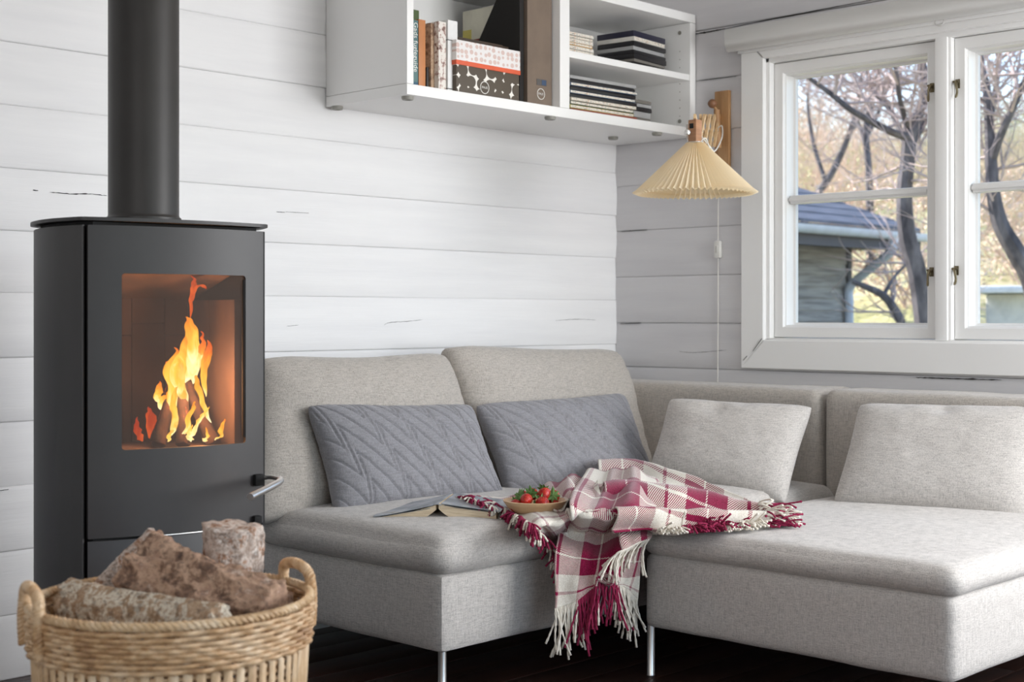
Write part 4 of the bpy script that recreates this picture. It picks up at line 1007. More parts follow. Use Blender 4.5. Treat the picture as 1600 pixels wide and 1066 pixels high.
put(MB().bbox(s_.x-.013, s_.x-.009, s_.y-.006, s_.y+.006, s_.z-.014, s_.z+.014, .002), 'switch_button', plain('switch_button', (196,194,188), .4), lamp)
# ------------------------------------------------------------------ open book lying face down
pN = pz(683, 799, .480); pFv = pz(707, 781, .480)
bd = pFv-pN; bd.z = 0; BL_ = .225; bd.normalize(); bs = Vector((bd.y, -bd.x, 0))      # bs = to the right
bk = empty('open_book', (pN.x, pN.y, .0), label='open book lying face down on the sofa, grey cover and cream pages', cat='book')
ZB = .458
def slab(top, bot, y0, y1, name, mat, steps=24, w0=-1, w1=1, smooth=True):
    "cross-section between top(w) and bot(w), run along the spine direction"
    mb = MB(); P = []
    for k in range(steps+1):
        w = w0+(w1-w0)*k/steps; a, b = top(w), bot(w)
        P.append([pN+bs*w+bd*y0+Vector((0,0,a-pN.z)), pN+bs*w+bd*y1+Vector((0,0,a-pN.z)), pN+bs*w+bd*y1+Vector((0,0,b-pN.z)), pN+bs*w+bd*y0+Vector((0,0,b-pN.z))])
    mb.grid(P, closed_j=True); n = 4; mb.f += [(0,1,2,3), tuple(4*steps+i for i in (3,2,1,0))]; mb.mi += [0,0]
    return put(mb, name, mat, bk, angle=30)
HB = .036
def hL(w): return ZB+.004+HB*max(0,1-abs(w)/.178)**1.15 if True else 0
def hR(w): return ZB+.024+(HB-.016)*max(0,1-w/.178)**1.1
cov = M('grey_book_cover', (170,174,180), .25); cv = cov.noise((9,9,9), 5, .6); cov.color(cov.ramp(cv, [(.36,(120,126,132)),(.52,(164,170,176)),(.62,(196,200,206)),(.7,(170,160,140))]))
slab(lambda w: hL(w)+.0022, lambda w: hL(w), -.004, BL_+.004, 'cover', cov.m, 24, -.180, -.012)
slab(lambda w: hR(w)+.0022, lambda w: hR(w), -.004, BL_+.004, 'cover', cov.m, 24, .012, .178)
slab(lambda w: ZB+.040+.003*(1-(w/.013)**2), lambda w: ZB+.038+.003*(1-(w/.013)**2), -.004, BL_+.004, 'spine', cov.m, 6, -.0125, .0125)
pg = M('page_edges', (226,206,176), .85); pe = pg.noise((20,20,900), 2); pg.color(pg.ramp(pe, [(.4,(206,184,152)),(.6,(232,214,186))])); pg.bump(pe, .4, .001)
slab(lambda w: hL(w)-.004*min(1, abs(w)/.05), lambda w: max(ZB-.001, ZB+.030*(1-abs(w)/.055)**2 if abs(w) < .055 else ZB-.001), .002, BL_-.002, 'page_block', pg.m, 30, -.168, -.004)
slab(lambda w: hR(w)-.006*min(1, abs(w)/.05), lambda w: max(ZB-.001, ZB+.032*(1-abs(w)/.06)**2 if abs(w) < .06 else ZB-.001), .002, BL_-.002, 'page_block', pg.m, 30, .004, .164)
slab(lambda w: hL(w)-.0012-.005*(1-abs(w)/.15), lambda w: hL(w)-.0022-.005*(1-abs(w)/.15), -.001, BL_, 'endpaper', plain('endpaper', (120,126,130), .6), 16, -.150, -.02)
slab(lambda w: hR(w)-.0010-.0035*math.sin(PI*w/.17), lambda w: hR(w)-.0018-.0035*math.sin(PI*w/.17), -.001, BL_, 'endpaper', plain('endpaper2', (150,150,148), .6), 16, .02, .165)
# ------------------------------------------------------------------ wooden bowl of strawberries
bwc = pz(836, 800, .478); bwc.z = .470
bowl = empty('wooden_bowl', bwc, label='shallow pale wooden bowl of strawberries on the blanket', cat='bowl')
BR_ = .088
MB().lathe([(0,.0),(.035,.0),(.055,.006),(.074,.018),(BR_,.038),(BR_+.001,.041),(BR_-.003,.042),(.070,.024),(.05,.012),(0,.008)], n=48).build('bowl_body', wood('bowl_wood', (222,190,150), (196,158,118), (6,6,40), .45), bowl)
red = M('strawberry_red', (190,26,22), .3); vs_ = red.N.new('ShaderNodeTexVoronoi'); vs_.inputs['Scale'].default_value = 260; red.L.new(red.map((1,1,.7)), vs_.inputs['Vector'])
fs = red.math('LESS_THAN', vs_.outputs['Distance'], .20); rn = red.noise((40,40,40), 2); red.color(red.mix(fs, red.ramp(rn, [(.35,(150,12,14)),(.7,(204,44,28))]), (214,150,70))); red.bump(vs_.outputs['Distance'], .5, .002)
lfm = plain('strawberry_leaf', (96,132,66), .6); lfm2 = plain('strawberry_stalk', (150,170,96), .6)
def berry(c, tip, r, h, label, seed):
    rnd = random.Random(seed); root = empty('strawberry', c, 0, label, 'strawberry', 'strawberries in the bowl')
    tip = Vector(tip).normalized(); Q = tip.to_track_quat('Z', 'Y').to_matrix().to_4x4()
    prof = [(0,0),(r*.6,.02*h),(r*.95,.15*h),(r,.32*h),(r*.86,.55*h),(r*.58,.78*h),(r*.28,.94*h),(0,h)]
    pr = [cat([Vector((a,0,b)) for a, b in prof], i/16) for i in range(17)]
    mb = MB().lathe([(max(0,p.x)*(1+.05*nz(p.z*90,seed)), p.z) for p in pr], n=20); mb.xf(Q); mb.build('flesh', red.m, root, angle=180)
    lf = MB()
    for k in range(8):
        w = 2*PI*k/8+rnd.uniform(-.2,.2); L = r*rnd.uniform(1.0,1.5); d = Vector((math.cos(w), math.sin(w), 0)); s = Vector((-d.y, d.x, 0)); up = rnd.uniform(-.5,.25)
        P = []
        for i in range(6):
            f = i/5; wd = r*.30*math.sin(PI*min(1, f*.85+.15)); cc = d*L*f+Vector((0,0,-.001-L*up*f*f*-1-.002))
            P.append([cc-s*wd, cc+Vector((0,0,-.0015)), cc+s*wd])
        lf.grid(P)
    lf.tube([(0,0,0),(.001,0,-.008),(.003,.001,-.016)], .0013, 5); lf.xf(Q); lf.build('calyx', lfm, root, smooth=False)
    return root
bxv = Vector((RX, RY, 0)); byv = Vector((VX, VY, 0))
def bp_(r, d, z): return bwc+bxv*r+byv*d+Vector((0,0,z))
berry(bp_(-.050,-.012,.030), bxv*-.3-byv*.8+Vector((0,0,-.25)), .018, .034, 'strawberry at the left rim, red tip towards the room', 1)
berry(bp_(-.022,-.020,.048), -bxv*.2-byv*.9+Vector((0,0,-.2)), .017, .033, 'strawberry left of centre under the leafy tops', 2)
berry(bp_(.018,-.030,.038), -byv*.9+bxv*.15+Vector((0,0,-.15)), .019, .034, 'strawberry low in the front middle of the bowl', 3)
berry(bp_(.024,.000,.068), bxv*.1-byv*.5+Vector((0,0,-.45)), .017, .034, 'strawberry on top of the heap, standing on its tip', 4)
berry(bp_(-.040,.025,.050), bxv*.5+byv*.5+Vector((0,0,-.4)), .018, .034, 'strawberry at the back left with its green top facing out', 5)
berry(bp_(.050,.010,.052), bxv*.1+byv*.9+Vector((0,0,-.3)), .018, .034, 'strawberry at the right with its green top facing out', 6)
berry(bp_(-.010,.010,.058), byv*.9+bxv*.3+Vector((0,0,-.35)), .017, .034, 'strawberry in the middle with its green top facing out', 7)
berry(bp_(.046,.030,.040), bxv*.3-byv*.6+Vector((0,0,-.5)), .017, .032, 'strawberry behind, against the right rim of the bowl', 8)
for k in range(3):
    c = bp_(-.03+.03*k, .05-.02*k, .022); berry(c, (math.sin(k*2), math.cos(k*2), -.3), .016, .030, ['strawberry at the very back of the bowl, left', 'strawberry buried in the middle of the heap', 'strawberry low on the right, under the heap'][k], 20+k)
# ------------------------------------------------------------------ plaid throw
pl = M('plaid_wool', (220,215,205), .95, 0, .1); pl.b.inputs['Sheen Weight'].default_value = .3
sx = pl.N.new('ShaderNodeSeparateXYZ'); pl.L.new(pl.tc.outputs['UV'], sx.inputs[0])
def band(c):
    f = pl.math('FRACT', pl.math('MULTIPLY', c, 1/.30))
    w = pl.math('GREATER_THAN', f, .5)
    l1 = pl.math('LESS_THAN', pl.math('ABSOLUTE', pl.math('SUBTRACT', f, .25)), .020)
    l2 = pl.math('LESS_THAN', pl.math('ABSOLUTE', pl.math('SUBTRACT', f, .75)), .010)
    return pl.math('SUBTRACT', pl.math('ADD', w, l1), l2)
ba, bb = band(sx.outputs[0]), band(sx.outputs[1])
tw = pl.math('FRACT', pl.math('MULTIPLY', pl.math('ADD', pl.math('MULTIPLY', sx.outputs[0], .8), sx.outputs[1]), 175))
sel = pl.math('GREATER_THAN', tw, .5)
k = pl.math('ADD', pl.math('MULTIPLY', ba, sel), pl.math('MULTIPLY', bb, pl.math('SUBTRACT', 1.0, sel)))
nzz = pl.noise((300,300,300), 2)
cream = pl.ramp(nzz, [(.4,(214,207,194)),(.6,(232,227,216))]); crim = pl.ramp(nzz, [(.4,(118,12,50)),(.6,(150,24,72))])
pl.color(pl.mix(k, cream, crim)); pl.bump(pl.math('ADD', tw, pl.math('MULTIPLY', nzz, 1.2)), .5, .0012)
woolc = M('cream_yarn', (228,221,208), .95); woolc.bump(woolc.noise((500,500,500), 2), .6, .001)
woolr = M('crimson_yarn', (140,28,68), .95); woolr.bump(woolr.noise((500,500,500), 2), .6, .001)
th = empty('plaid_throw', pz(960,820,.46), label='crimson and cream checked throw with long fringe, draped over the sofa edge', cat='blanket')
def Z(u, v, z): return pz(u, v, z)
def sheet(net, uv0, usz, vsz, nu, nv, fold, seed, amp=.006, rot=0):
    rows = len(net); cols = len(net[0]); P = []; uvs = []
    for i in range(nv+1):
        f = i/nv; line = [cat([net[r][c] for r in range(rows)], f) for c in range(cols)]; row = []
        for j in range(nu+1):
            g_ = j/nu; row.append(cat(line, g_)); 
            cr, sr = math.cos(rot), math.sin(rot); a, b = g_*usz, f*vsz
            uvs.append((uv0[0]+a*cr-b*sr, uv0[1]+a*sr+b*cr))
        P.append(row)
    # folds: push along the local normal
    Q = [r[:] for r in P]
    for i in range(nv+1):
        for j in range(nu+1):
            a = P[min(i+1,nv)][j]-P[max(i-1,0)][j]; b = P[i][min(j+1,nu)]-P[i][max(j-1,0)]
            n = a.cross(b); n = n.normalized() if n.length > 1e-9 else Vector((0,0,1))
            if n.dot(Vector((-VX,-VY,.8))) < 0: n = -n
            f, g_ = i/nv, j/nu
            Q[i][j] = P[i][j]+n*(fold(g_, f)+amp*nz(g_*5+seed, f*5)+amp*.4*nz(g_*13+seed, f*11))
    mb = MB(); mb.uv = uvs; mb.grid(Q); mb.uv = uvs
    mb.xf(Matrix.Translation(-th.location)); o = mb.build('wool_cloth', pl.m, th, angle=180)
    s = o.modifiers.new('thick', 'SOLIDIFY'); s.thickness = .005; s.offset = 0
    return Q
def tassels(edge, n, L, dirv, cols, seed, r=.0022, spread=.35, hang=1.0, floor=None, name='fringe'):
    "twisted yarn tassels from points along edge (list of points)"
    rnd = random.Random(seed); mbs = {0: MB(), 1: MB()}
    for k in range(n):
        f = (k+.5)/n; p = cat(edge, f); c = cols(f)
        d = Vector(dirv(f) if callable(dirv) else dirv).normalized(); d = (d+Vector((rnd.uniform(-1,1), rnd.uniform(-1,1), rnd.uniform(-.5,.5)))*spread).normalized()
        LL = L*rnd.uniform(.75,1.15); pts = []; q = p.copy(); v = d.copy(); cur = Vector((rnd.uniform(-1,1), rnd.uniform(-1,1), rnd.uniform(-1,1)))*.12
        for i in range(9):
            pts.append(q.copy()); v = (v+Vector((0,0,-.28*hang))+cur+Vector((rnd.uniform(-1,1), rnd.uniform(-1,1), rnd.uniform(-1,1)))*.10).normalized(); q = q+v*LL/8
            if floor is not None and q.z < floor+r: q.z = floor+r*rnd.uniform(1,3.5)
        for s in (0, 1):
            T = []
            for i, pt in enumerate(pts):
                w = i*2.1+s*PI; T.append(pt+Vector((math.cos(w)*r*.7, math.sin(w)*r*.7, math.sin(w*1.3)*r*.3)))
            mbs[c].tube(T, [r]*7+[r*.95, r*1.5], 5)
        
    for c in (0, 1):
        if mbs[c].v:
            mbs[c].xf(Matrix.Translation(-th.location)); o = mbs[c].build(name, (woolc if c == 0 else woolr).m, th, angle=180); tag(o, 'crimson wool fringe' if c else 'cream wool fringe', kind='stuff')
s_ = lambda *a: math.sin(*a)
# H: hanging panel, over the pile and down the front of the sofa
zf = lambda u, v, d: pd(u, v, d)
netH = [[Z(918,742,.515), Z(945,733,.53), Z(972,731,.53), Z(1000,738,.52), Z(1030,750,.50)],
        [Z(902,768,.515), Z(936,762,.53), Z(968,762,.53), Z(1002,768,.52), Z(1040,780,.49)],
        [Z(890,800,.50), Z(924,796,.505), Z(958,797,.50), Z(1000,802,.485), Z(1032,806,.465)],
        [zf(880,832,3.97), zf(914,828,3.95), zf(950,830,3.97), zf(985,834,4.0), zf(1018,834,4.04)],
        [zf(873,868,3.90), zf(909,866,3.88), zf(946,868,3.90), zf(980,870,3.94), zf(1012,868,3.99)],
        [zf(872,908,3.88), zf(906,908,3.86), zf(942,902,3.88), zf(974,905,3.93), zf(1009,905,3.98)],
        [zf(872,950,3.87), zf(904,936,3.85), zf(938,905,3.87), zf(972,916,3.93), zf(1006,938,3.98)]]
foldH = lambda g, f: .024*s_(g*9.5+1.2+.8*f)*min(1, .35+f)*.9 + .006*s_(g*21+f*3)
QH = sheet(netH, (.035,.08), .36, .66, 84, 110, foldH, 3, .006, -.06)
# R: long folds running to the right over the seats
netR = [[Z(935,734,.50), Z(985,731,.505), Z(1040,746,.50), Z(1092,758,.49), Z(1142,774,.475), Z(1195,793,.46)],
        [Z(938,752,.515), Z(990,752,.515), Z(1042,764,.505), Z(1094,774,.49), Z(1148,788,.475), Z(1200,800,.465)],
        [Z(946,778,.51), Z(998,778,.51), Z(1046,785,.50), Z(1098,792,.485), Z(1152,800,.47), Z(1206,808,.458)],
        [Z(958,802,.49), Z(1006,802,.485), Z(1048,808,.47), Z(1100,810,.465), Z(1152,812,.458), Z(1210,814,.450)],
        [Z(966,820,.465), Z(1012,822,.455), Z(1050,826,.448), Z(1098,826,.443), Z(1152,824,.442), Z(1205,822,.440)]]
foldR = lambda g, f: .026*s_(f*17+g*2.2+.6)*(1-.35*g) + .007*s_(f*31+g*5)
QR = sheet(netR, (.13,.07), .62, .40, 120, 84, foldR, 7, .007, -.05)
# L: left strip beside the bowl
netL = [[Z(742,780,.478), Z(778,776,.482), Z(824,772,.488)],
        [Z(772,792,.478), Z(810,788,.484), Z(862,782,.492)],
        [Z(803,806,.476), Z(840,800,.482), Z(886,792,.49)],
        [Z(832,824,.470), Z(858,818,.474), Z(892,806,.485)],
        [zf(858,848,4.0), zf(872,840,3.99), zf(892,828,3.98)],
        [zf(872,885,3.93), zf(878,878,3.92), zf(886,870,3.91)]]
QL = sheet(netL, (.31,.12), .22, .46, 40, 60, lambda g, f: .005*s_(g*8+f*9), 11, .004, .1)
# B: hump at the back left of the pile
netB = [[Z(850,764,.475), Z(872,750,.50), Z(900,746,.51), Z(935,748,.51)],
        [Z(848,782,.485), Z(872,764,.515), Z(902,762,.525), Z(935,765,.52)],
        [Z(868,802,.485), Z(886,786,.505), Z(910,784,.51), Z(940,788,.50)]]
sheet(netB, (.10,.23), .26, .16, 40, 26, lambda g, f: .010*s_(g*13+f*2), 17, .005, .3)
# F: small folded-over corner in front
netF = [[zf(962,806,4.02), zf(992,804,4.02), zf(1022,812,4.04)],
        [zf(964,824,3.93), zf(990,824,3.92), zf(1020,830,3.96)],
        [zf(968,845,3.87), zf(990,842,3.87), zf(1018,838,3.93)],
        [zf(972,862,3.85), zf(992,850,3.86), zf(1016,842,3.92)]]
QF = sheet(netF, (.01,.41), .09, .09, 30, 30, lambda g, f: .006*s_(g*9+1), 23, .003, 0)
down = lambda f: (0, 0, -1)
lastH = QH[-1]
tassels(lastH[:22], 17, .135, down, lambda f: 0, 1, spread=.10)
tassels(lastH[18:54], 34, .12, (-.1,-.1,-1), lambda f: 1, 2, spread=.14)
tassels([p+Vector((.02,.015,.03)) for p in lastH[18:54]], 22, .16, (-.1,-.1,-1), lambda f: 1 if (f*7) % 1 < .75 else 0, 22, spread=.12)
tassels(lastH[52:], 22, .125, down, lambda f: 0, 3, spread=.12)
tassels([r[0] for r in QL], 120, .050, lambda f: (RX*.25-VX*.8, RY*.25-VY*.8, .1), lambda f: 0 if (f*8) % 1 < .30 else 1, 4, spread=.55, floor=None, hang=1.0)
tassels([r[0]+Vector((0,0,.008)) for r in QL], 110, .035, lambda f: (-RX*.2-VX*.6, -RY*.2-VY*.6, .1), lambda f: 1 if (f*9) % 1 < .72 else 0, 5, spread=.7, hang=1.0)
lead = [Z(708,778,.498), Z(725,776,.506), Z(745,784,.500), Z(770,792,.494)]
tassels(lead, 80, .032, (-VX*.5+RX*.3, -VY*.5+RY*.3, .1), lambda f: 1 if (f*6) % 1 < .66 else 0, 6, spread=.8, hang=.9)
tassels(QF[-1], 26, .10, (-RX*.75, -RY*.75, -.35), lambda f: 0, 8, spread=.22, hang=.9)
tassels([r[-1] for r in QR], 80, .085, (RX*.9, RY*.9, .25), lambda f: 0 if (f*3) % 1 < .55 else 1, 9, spread=.45, floor=.437, hang=.5)
tassels([r[-1]-Vector((RX*.03, RY*.03, -.006)) for r in QR], 60, .06, (RX*.8-VX*.4, RY*.8-VY*.4, .3), lambda f: 1 if (f*2.4) % 1 < .6 else 0, 19, spread=.6, floor=.437, hang=.5)
tassels(QR[-1][36:104], 110, .048, (-VX*.8, -VY*.8, .35), lambda f: 0 if f < .30 else (1 if f < .75 else 0), 10, spread=.55, floor=.436, hang=.6)
tassels([p+Vector((0,0,.012)) for p in QR[-8][70:112]], 80, .045, (-VX*.8+RX*.2, -VY*.8+RY*.2, .5), lambda f: 1 if f < .7 else 0, 12, spread=.6, floor=.44, hang=.6)
# ------------------------------------------------------------------ outside: slope, neighbouring house, trees and bushes
def hgt(x, y):
    d = (x-CX)*VX+(y-CY)*VY
    z = .45+max(0, d-13)*.19-max(0,d-24)*.07
    return z+.35*nz(x*.25, y*.25)+.10*nz(x*1.1, y*1.1)-max(0, 9-d)*.12
gm_ = M('spring_hillside', (150,150,110), .95); g1_ = gm_.noise((.55,.55,.55), 6, .75, .4); g2_ = gm_.noise((3.2,3.2,3.2), 5, .8)
ca = gm_.ramp(g1_, [(.34,(168,172,118)),(.46,(200,196,146)),(.54,(210,188,164)),(.64,(146,142,100))]); cb = gm_.ramp(g2_, [(.36,(90,92,62)),(.47,(180,182,120)),(.60,(214,204,166)),(.70,(196,168,146))])
gm_.color(gm_.mix(.55, ca, cb)); gm_.bump(g2_, .8, .1)
P = []; 
for i in range(90):
    d = 6.2+ (i/89)**1.3*75; row = []
    for j in range(80):
        t = -.30+1.25*j/79; x = CX+d*(VX+RX*t); y = CY+d*(VY+RY*t); row.append(Vector((max(x,.6+.001*j), y, hgt(x, y))))
    P.append(row)
hill = MB().grid(P).build('garden_slope', gm_.m); tag(hill, kind='structure')
# neighbouring house
H0 = pd(1438, 366, 14.4); H0.z = 1.84; EX = Vector((1,0,0)); EY = Vector((0,1,0))
hs = empty('garden_house', (H0.x, H0.y, 0), 0, 'grey boarded outhouse with slate roof, white gutter and downpipe, behind the window', 'building')
roofm = M('slate_roof', (84,88,100), .6); rn_ = roofm.noise((3,30,3), 4); roofm.color(roofm.ramp(rn_, [(.35,(62,66,78)),(.65,(104,108,120))]))
RL, RW = 7.0, 3.4; pit = .36
# roof courses: overlapping rows of slate
for k in range(12):
    y0 = k*RW/12; y1 = (k+1)*RW/12+.03; z0 = y0*pit+.055; z1 = y1*pit+.045
    mb = MB(); mb.add([(-RL,y0,z0),(.0,y0,z0),(.0,y1,z1),(-RL,y1,z1),(-RL,y0,z0-.03),(0,y0,z0-.03),(0,y1,z1-.03),(-RL,y1,z1-.03)], [(0,1,2,3),(7,6,5,4),(4,5,1,0),(5,6,2,1),(6,7,3,2),(7,4,0,3)])
    mb.xf(Matrix.Translation((0,0,1.84))); mb.build('slate_course', roofm.m, hs, smooth=False)
wallm = M('grey_boards', (160,154,148), .8); wn_ = wallm.noise((2,2,30), 4); wallm.color(wallm.ramp(wn_, [(.35,(136,130,126)),(.65,(184,178,172))]))
wx = -.36; wy = .60
for k in range(18):
    z = -.3+k*.115
    mb = MB(); mb.add([(-RL+.3,wy-.018,z),(wx,wy-.018,z),(wx,wy,z+.118),(-RL+.3,wy,z+.118),(-RL+.3,wy+.03,z),(wx,wy+.03,z),(wx,wy+.03,z+.118),(-RL+.3,wy+.03,z+.118)], [(0,1,2,3),(7,6,5,4),(4,5,1,0),(5,6,2,1),(6,7,3,2),(7,4,0,3)]); mb.build('siding_board', wallm.m, hs, smooth=False)
    mb = MB(); mb.bbox(wx-.03, wx, wy, wy+4.5, z, z+.113, .004); mb.build('siding_board', wallm.m, hs, smooth=False)
MB().bbox(wx-.06, wx+.02, wy-.03, wy+.05, -.4, 1.80, .004).build('corner_board', plain('dark_corner', (76,72,72), .7), hs)
MB().box(-RL+.2, -.02, .0, 4.4, 1.70, 1.80).build('soffit', plain('dark_soffit', (70,68,72), .7), hs, smooth=False)
MB().box(-RL+.1, -.01, -.01, .02, 1.66, 1.86).build('fascia', plain('dark_fascia', (86,84,90), .7), hs, smooth=False)
mb = MB(); P = [[Vector((x, -.07+.075*math.cos(w), 1.83+.075*math.sin(w))) for w in [PI+PI*k/8 for k in range(9)]]+[Vector((x, -.07+.066*math.cos(w), 1.83+.066*math.sin(w))) for w in [2*PI-PI*k/8 for k in range(9)]] for x in (-RL,-5,-3,-1.5,0.02)]
zincm = plain('pale_zinc', (206,212,226), .35, .0); mb.grid(P, closed_j=True); mb.build('gutter', zincm, hs)
dp = [(-.66,-.07,1.80),(-.66,-.06,1.70),(-.64,.0,1.62),(-.50,.40,1.40),(-.46,.53,1.30),(-.45,.54,1.18),(-.45,.54,-.3)]
MB().tube(smooth_path(dp[:6], 18)+[Vector(dp[6])], .045, 12).build('downpipe', zincm, hs)
MB().bbox(-1.9, -1.4, wy-.03, wy+.01, 1.45, 1.52, .004).build('vent_strip', plain('pale_vent', (176,180,190), .6), hs)
# trees
barkm = M('bare_tree_bark', (96,92,98), .9); bn_ = barkm.noise((8,8,3), 5, .7); barkm.color(barkm.ramp(bn_, [(.35,(62,58,62)),(.65,(124,118,120))]))
twm = plain('lit_twigs', (190,172,166), .9); twm2 = plain('pale_twigs', (196,190,160), .9)
def twigs(mb, p, d, L, r, depth, rnd, bend=.35):
    n = 5; pts = [p.copy()]; v = d.copy()
    for i in range(n):
        v = (v+Vector((rnd.uniform(-1,1), rnd.uniform(-1,1), rnd.uniform(-.7,1)))*bend*.5).normalized(); pts.append(pts[-1]+v*L/n)
    mb.tube(pts, [r*(1-.6*i/n) for i in range(n+1)], 4, False)
    if depth > 0:
        for k in range(rnd.choice((3,4,4,5))):
            q = pts[rnd.randint(1, n)]; w = (v+Vector((rnd.uniform(-1,1), rnd.uniform(-1,1), rnd.uniform(-.6,1)))*.95).normalized()
            twigs(mb, q, w, L*rnd.uniform(.5,.75), r*.5, depth-1, rnd, bend)
def limb(mb, path, rs, n=24):
    P = smooth_path(path, n); R2 = [cat([Vector((x,0,0)) for x in rs], i/(n-1)).x for i in range(n)]; mb.tube(P, R2, 8, False); return P
def pathtree(label, d, trunk, rt, branches, seed, tw=(3, .9)):
    root = empty('bare_tree', (0,0,0), 0, label, 'tree', 'bare trees outside the window'); rnd = random.Random(seed)
    root.location = pd(trunk[0][0], 494, d); root.location.z = 0
    mb = MB(); T = limb(mb, [pd(u, v, d) for (u, v) in trunk], rt); put(mb, 'trunk', barkm.m, root)
    tip = MB(); allp = [T[len(T)//2:]]
    for (path, r) in branches:
        mb = MB(); Bp = limb(mb, [pd(u, v, d+dd) for (u, v, dd) in path], r, 18); put(mb, 'branch', barkm.m, root); allp.append(Bp)
    for B in allp:
        for k in range(9):
            q = B[rnd.randint(2, len(B)-1)]; dr = Vector((rnd.uniform(-1,1), rnd.uniform(-1,1), rnd.uniform(-.2,1))).normalized()
            twigs(tip, q, dr, tw[1]*rnd.uniform(.5,1), .012, tw[0]-1, rnd)
    tag(put(tip, 'twigs', twm, root, smooth=False), kind='stuff'); return root
pathtree('dark forked bare tree seen through the left sash, right of the outhouse', 11.0, [(1452,620),(1446,520),(1434,430),(1418,370),(1413,310),(1418,250),(1421,205)], [.085,.08,.075,.07,.062,.058,.05],
  [([(1421,212,0),(1436,175,.1),(1449,140,.2),(1440,100,.3),(1430,60,.3),(1420,10,.3)], [.05,.045,.04,.035,.03,.02]),
   ([(1419,214,0),(1395,207,-.2),(1362,190,-.3),(1330,172,-.4),(1300,148,-.4),(1262,120,-.4),(1230,95,-.4)], [.036,.03,.026,.022,.02,.014,.01]),
   ([(1420,230,0),(1440,200,.3),(1462,150,.5),(1480,100,.6)], [.03,.024,.02,.015]),
   ([(1416,225,0),(1400,190,.2),(1385,165,.4),(1360,140,.6),(1330,110,.8)], [.028,.022,.018,.014,.01]),
   ([(1418,200,0),(1405,150,-.3),(1400,110,-.4),(1385,70,-.4)], [.022,.018,.015,.01])], 5)
pathtree('bluish bare tree seen through the right sash', 10.0, [(1625,520),(1612,440),(1588,395),(1563,350),(1552,300),(1548,245)], [.075,.075,.07,.06,.05,.045],
  [([(1548,250,0),(1546,200,0),(1543,150,0),(1536,110,.1),(1525,60,.1)], [.040,.036,.03,.024,.018]),
   ([(1549,252,0),(1562,215,-.1),(1582,170,-.2),(1602,125,-.2),(1630,70,-.3)], [.034,.028,.024,.02,.015]),
   ([(1545,190,0),(1556,140,.3),(1560,90,.4),(1562,40,.4)], [.026,.022,.018,.012])], 9)
pathtree('thin bare tree between the outhouse roof and the forked tree', 16.0, [(1360,420),(1359,330),(1357,260),(1353,205),(1361,150),(1352,90)], [.05,.045,.04,.036,.03,.02],
  [([(1355,235,0),(1340,190,.2),(1318,150,.4),(1300,100,.5)], [.028,.022,.016,.01]), ([(1354,215,0),(1375,170,.2),(1392,120,.4)], [.026,.02,.012])], 12, (3, 1.2))
pathtree('pale bare tree with leaning trunk left of the window centre, far up the slope', 20.0, [(1238,430),(1262,330),(1300,270),(1330,200),(1345,130),(1352,60)], [.06,.055,.05,.04,.03,.02],
  [([(1290,285,0),(1270,220,.2),(1262,150,.4),(1275,90,.5)], [.035,.03,.02,.012]), ([(1330,205,0),(1365,150,.2),(1410,110,.4)], [.03,.02,.012])], 14, (3, 1.5))
pathtree('low leaning branchy tree beside the downpipe', 13.0, [(1332,440),(1352,448),(1380,462),(1402,490),(1412,520)], [.02,.028,.035,.04,.045], [([(1380,462,0),(1400,430,.2),(1430,400,.3)], [.02,.014,.01])], 15, (2, .6))
# bushes of fine twigs and first leaves across the slope
def bush_mesh(seed, hgt_, mat, n=16, leaf=False):
    rnd = random.Random(seed); mb = MB()
    for k in range(n):
        d = Vector((rnd.uniform(-.9,.9), rnd.uniform(-.9,.9), 1)).normalized(); twigs(mb, Vector((rnd.uniform(-.2,.2), rnd.uniform(-.2,.2), 0)), d, hgt_*rnd.uniform(.6,1), .014, 3 if not leaf else 2, rnd)
    me = mb.build('b', mat, smooth=False); m = me.data; bpy.data.objects.remove(me, do_unlink=True)
    lm = None
    if leaf:
        L = MB()
        for k in range(3600):
            p = Vector((rnd.gauss(0,.42), rnd.gauss(0,.42), rnd.uniform(.1,1)*1.1))*hgt_*.9; s = rnd.uniform(.010,.022)*hgt_
            a = Vector((rnd.uniform(-1,1), rnd.uniform(-1,1), rnd.uniform(-1,1))).normalized(); b = a.cross(Vector((rnd.uniform(-1,1), rnd.uniform(-1,1), rnd.uniform(-1,1)))).normalized()
            L.add([p-a*s, p+b*s*.5, p+a*s, p-b*s*.5], [(0,1,2,3)])
        o = L.build('l', leaf, smooth=False); lm = o.data; bpy.data.objects.remove(o, do_unlink=True)
    return m, lm
pinkt = plain('pinkish_twigs', (206,180,164), .9); tan = plain('tan_twigs', (206,190,160), .9)
leafg = plain('spring_green_leaves', (206,204,156), .8); leafd = plain('dark_evergreen', (150,160,128), .8); leafb = plain('dry_copper_leaves', (232,204,180), .8)
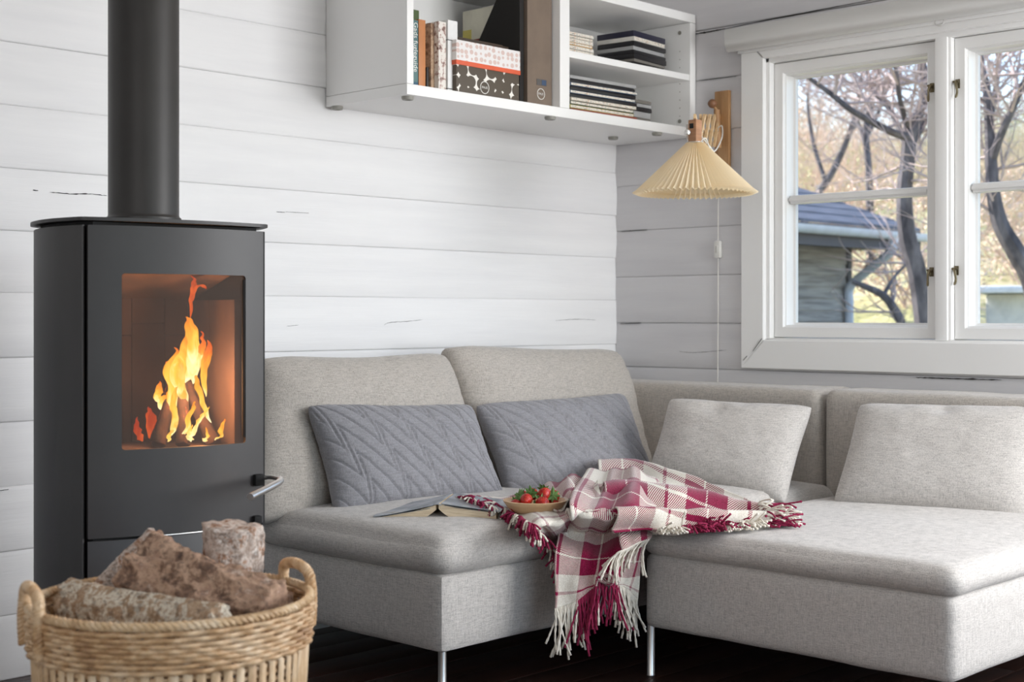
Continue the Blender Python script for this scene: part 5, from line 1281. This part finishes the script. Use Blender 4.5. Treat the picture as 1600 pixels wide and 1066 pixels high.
kinds = [(bush_mesh(1,1.6,pinkt), 'bare bush with pinkish sunlit twigs'), (bush_mesh(2,1.8,tan), 'bare bush with tan twigs'), (bush_mesh(3,1.5,tan,8,leafg), 'bush in first yellow green leaf'),
         (bush_mesh(4,1.7,tan,8,leafd), 'dark evergreen bush'), (bush_mesh(5,1.5,pinkt,8,leafb), 'bush with dry copper leaves')]
rnd = random.Random(77)
place = []
acc = []
for k in range(400):
    if len(place) >= 46: break
    u = rnd.uniform(1225, 1610); d = rnd.uniform(15.5, 46); q_ = pd(u, VH, d)
    if any((q_-w_).length < 2.0 for w_ in acc): continue
    acc.append(q_); place.append((u, d, rnd.choice((0,0,1,1,2,2,3,4,4)), rnd.uniform(.8,1.2)*(1 if d < 28 else 1.25)))
where = ['low on the slope', 'halfway up the slope', 'high up the slope']
for (u, d, kd, s) in place:
    if u < 1450 and d < 19.5 and kd in (3,): kd = 2
    if u < 1400 and d < 20: continue
    a, b = ray(u); x, y = CX+d*a, CY+d*b
    (m, lm), lab = kinds[kd]
    side = 'behind the outhouse' if u < 1330 else ('left of the forked tree' if u < 1415 else ('right of the forked tree' if u < 1500 else ('behind the bluish tree' if u < 1560 else 'at the right frame edge')))
    r = empty('garden_bush', (x, y, hgt(x, y)-.05), rnd.uniform(0,6.28), lab+' '+where[0 if d < 24 else (1 if d < 36 else 2)]+' '+side, 'bush', lab+' '+where[0 if d < 24 else (1 if d < 36 else 2)]+' '+side)
    r.scale = (s, s, s*rnd.uniform(.8,1.2))
    o = bpy.data.objects.new('twigs', m); COL.objects.link(o); o.parent = r; o['kind'] = 'stuff'
    if lm: o = bpy.data.objects.new('foliage', lm); COL.objects.link(o); o.parent = r; o['kind'] = 'stuff'
# low pale stone wall piece on the right
p = pd(1596, 500, 13.2); 
sw = empty('garden_wall_stub', (p.x, p.y, 0), .4, 'low pale block with a white ledge on the slope, seen through the right sash', 'garden wall')
MB().bbox(-.25, .55, -.3, .3, -.2, 1.22, .03).build('block', plain('pale_stone', (226,222,214), .8), sw); MB().bbox(-.5, .7, -.36, .36, 1.225, 1.29, .02).build('ledge', plain('white_ledge', (240,240,240), .7), sw)
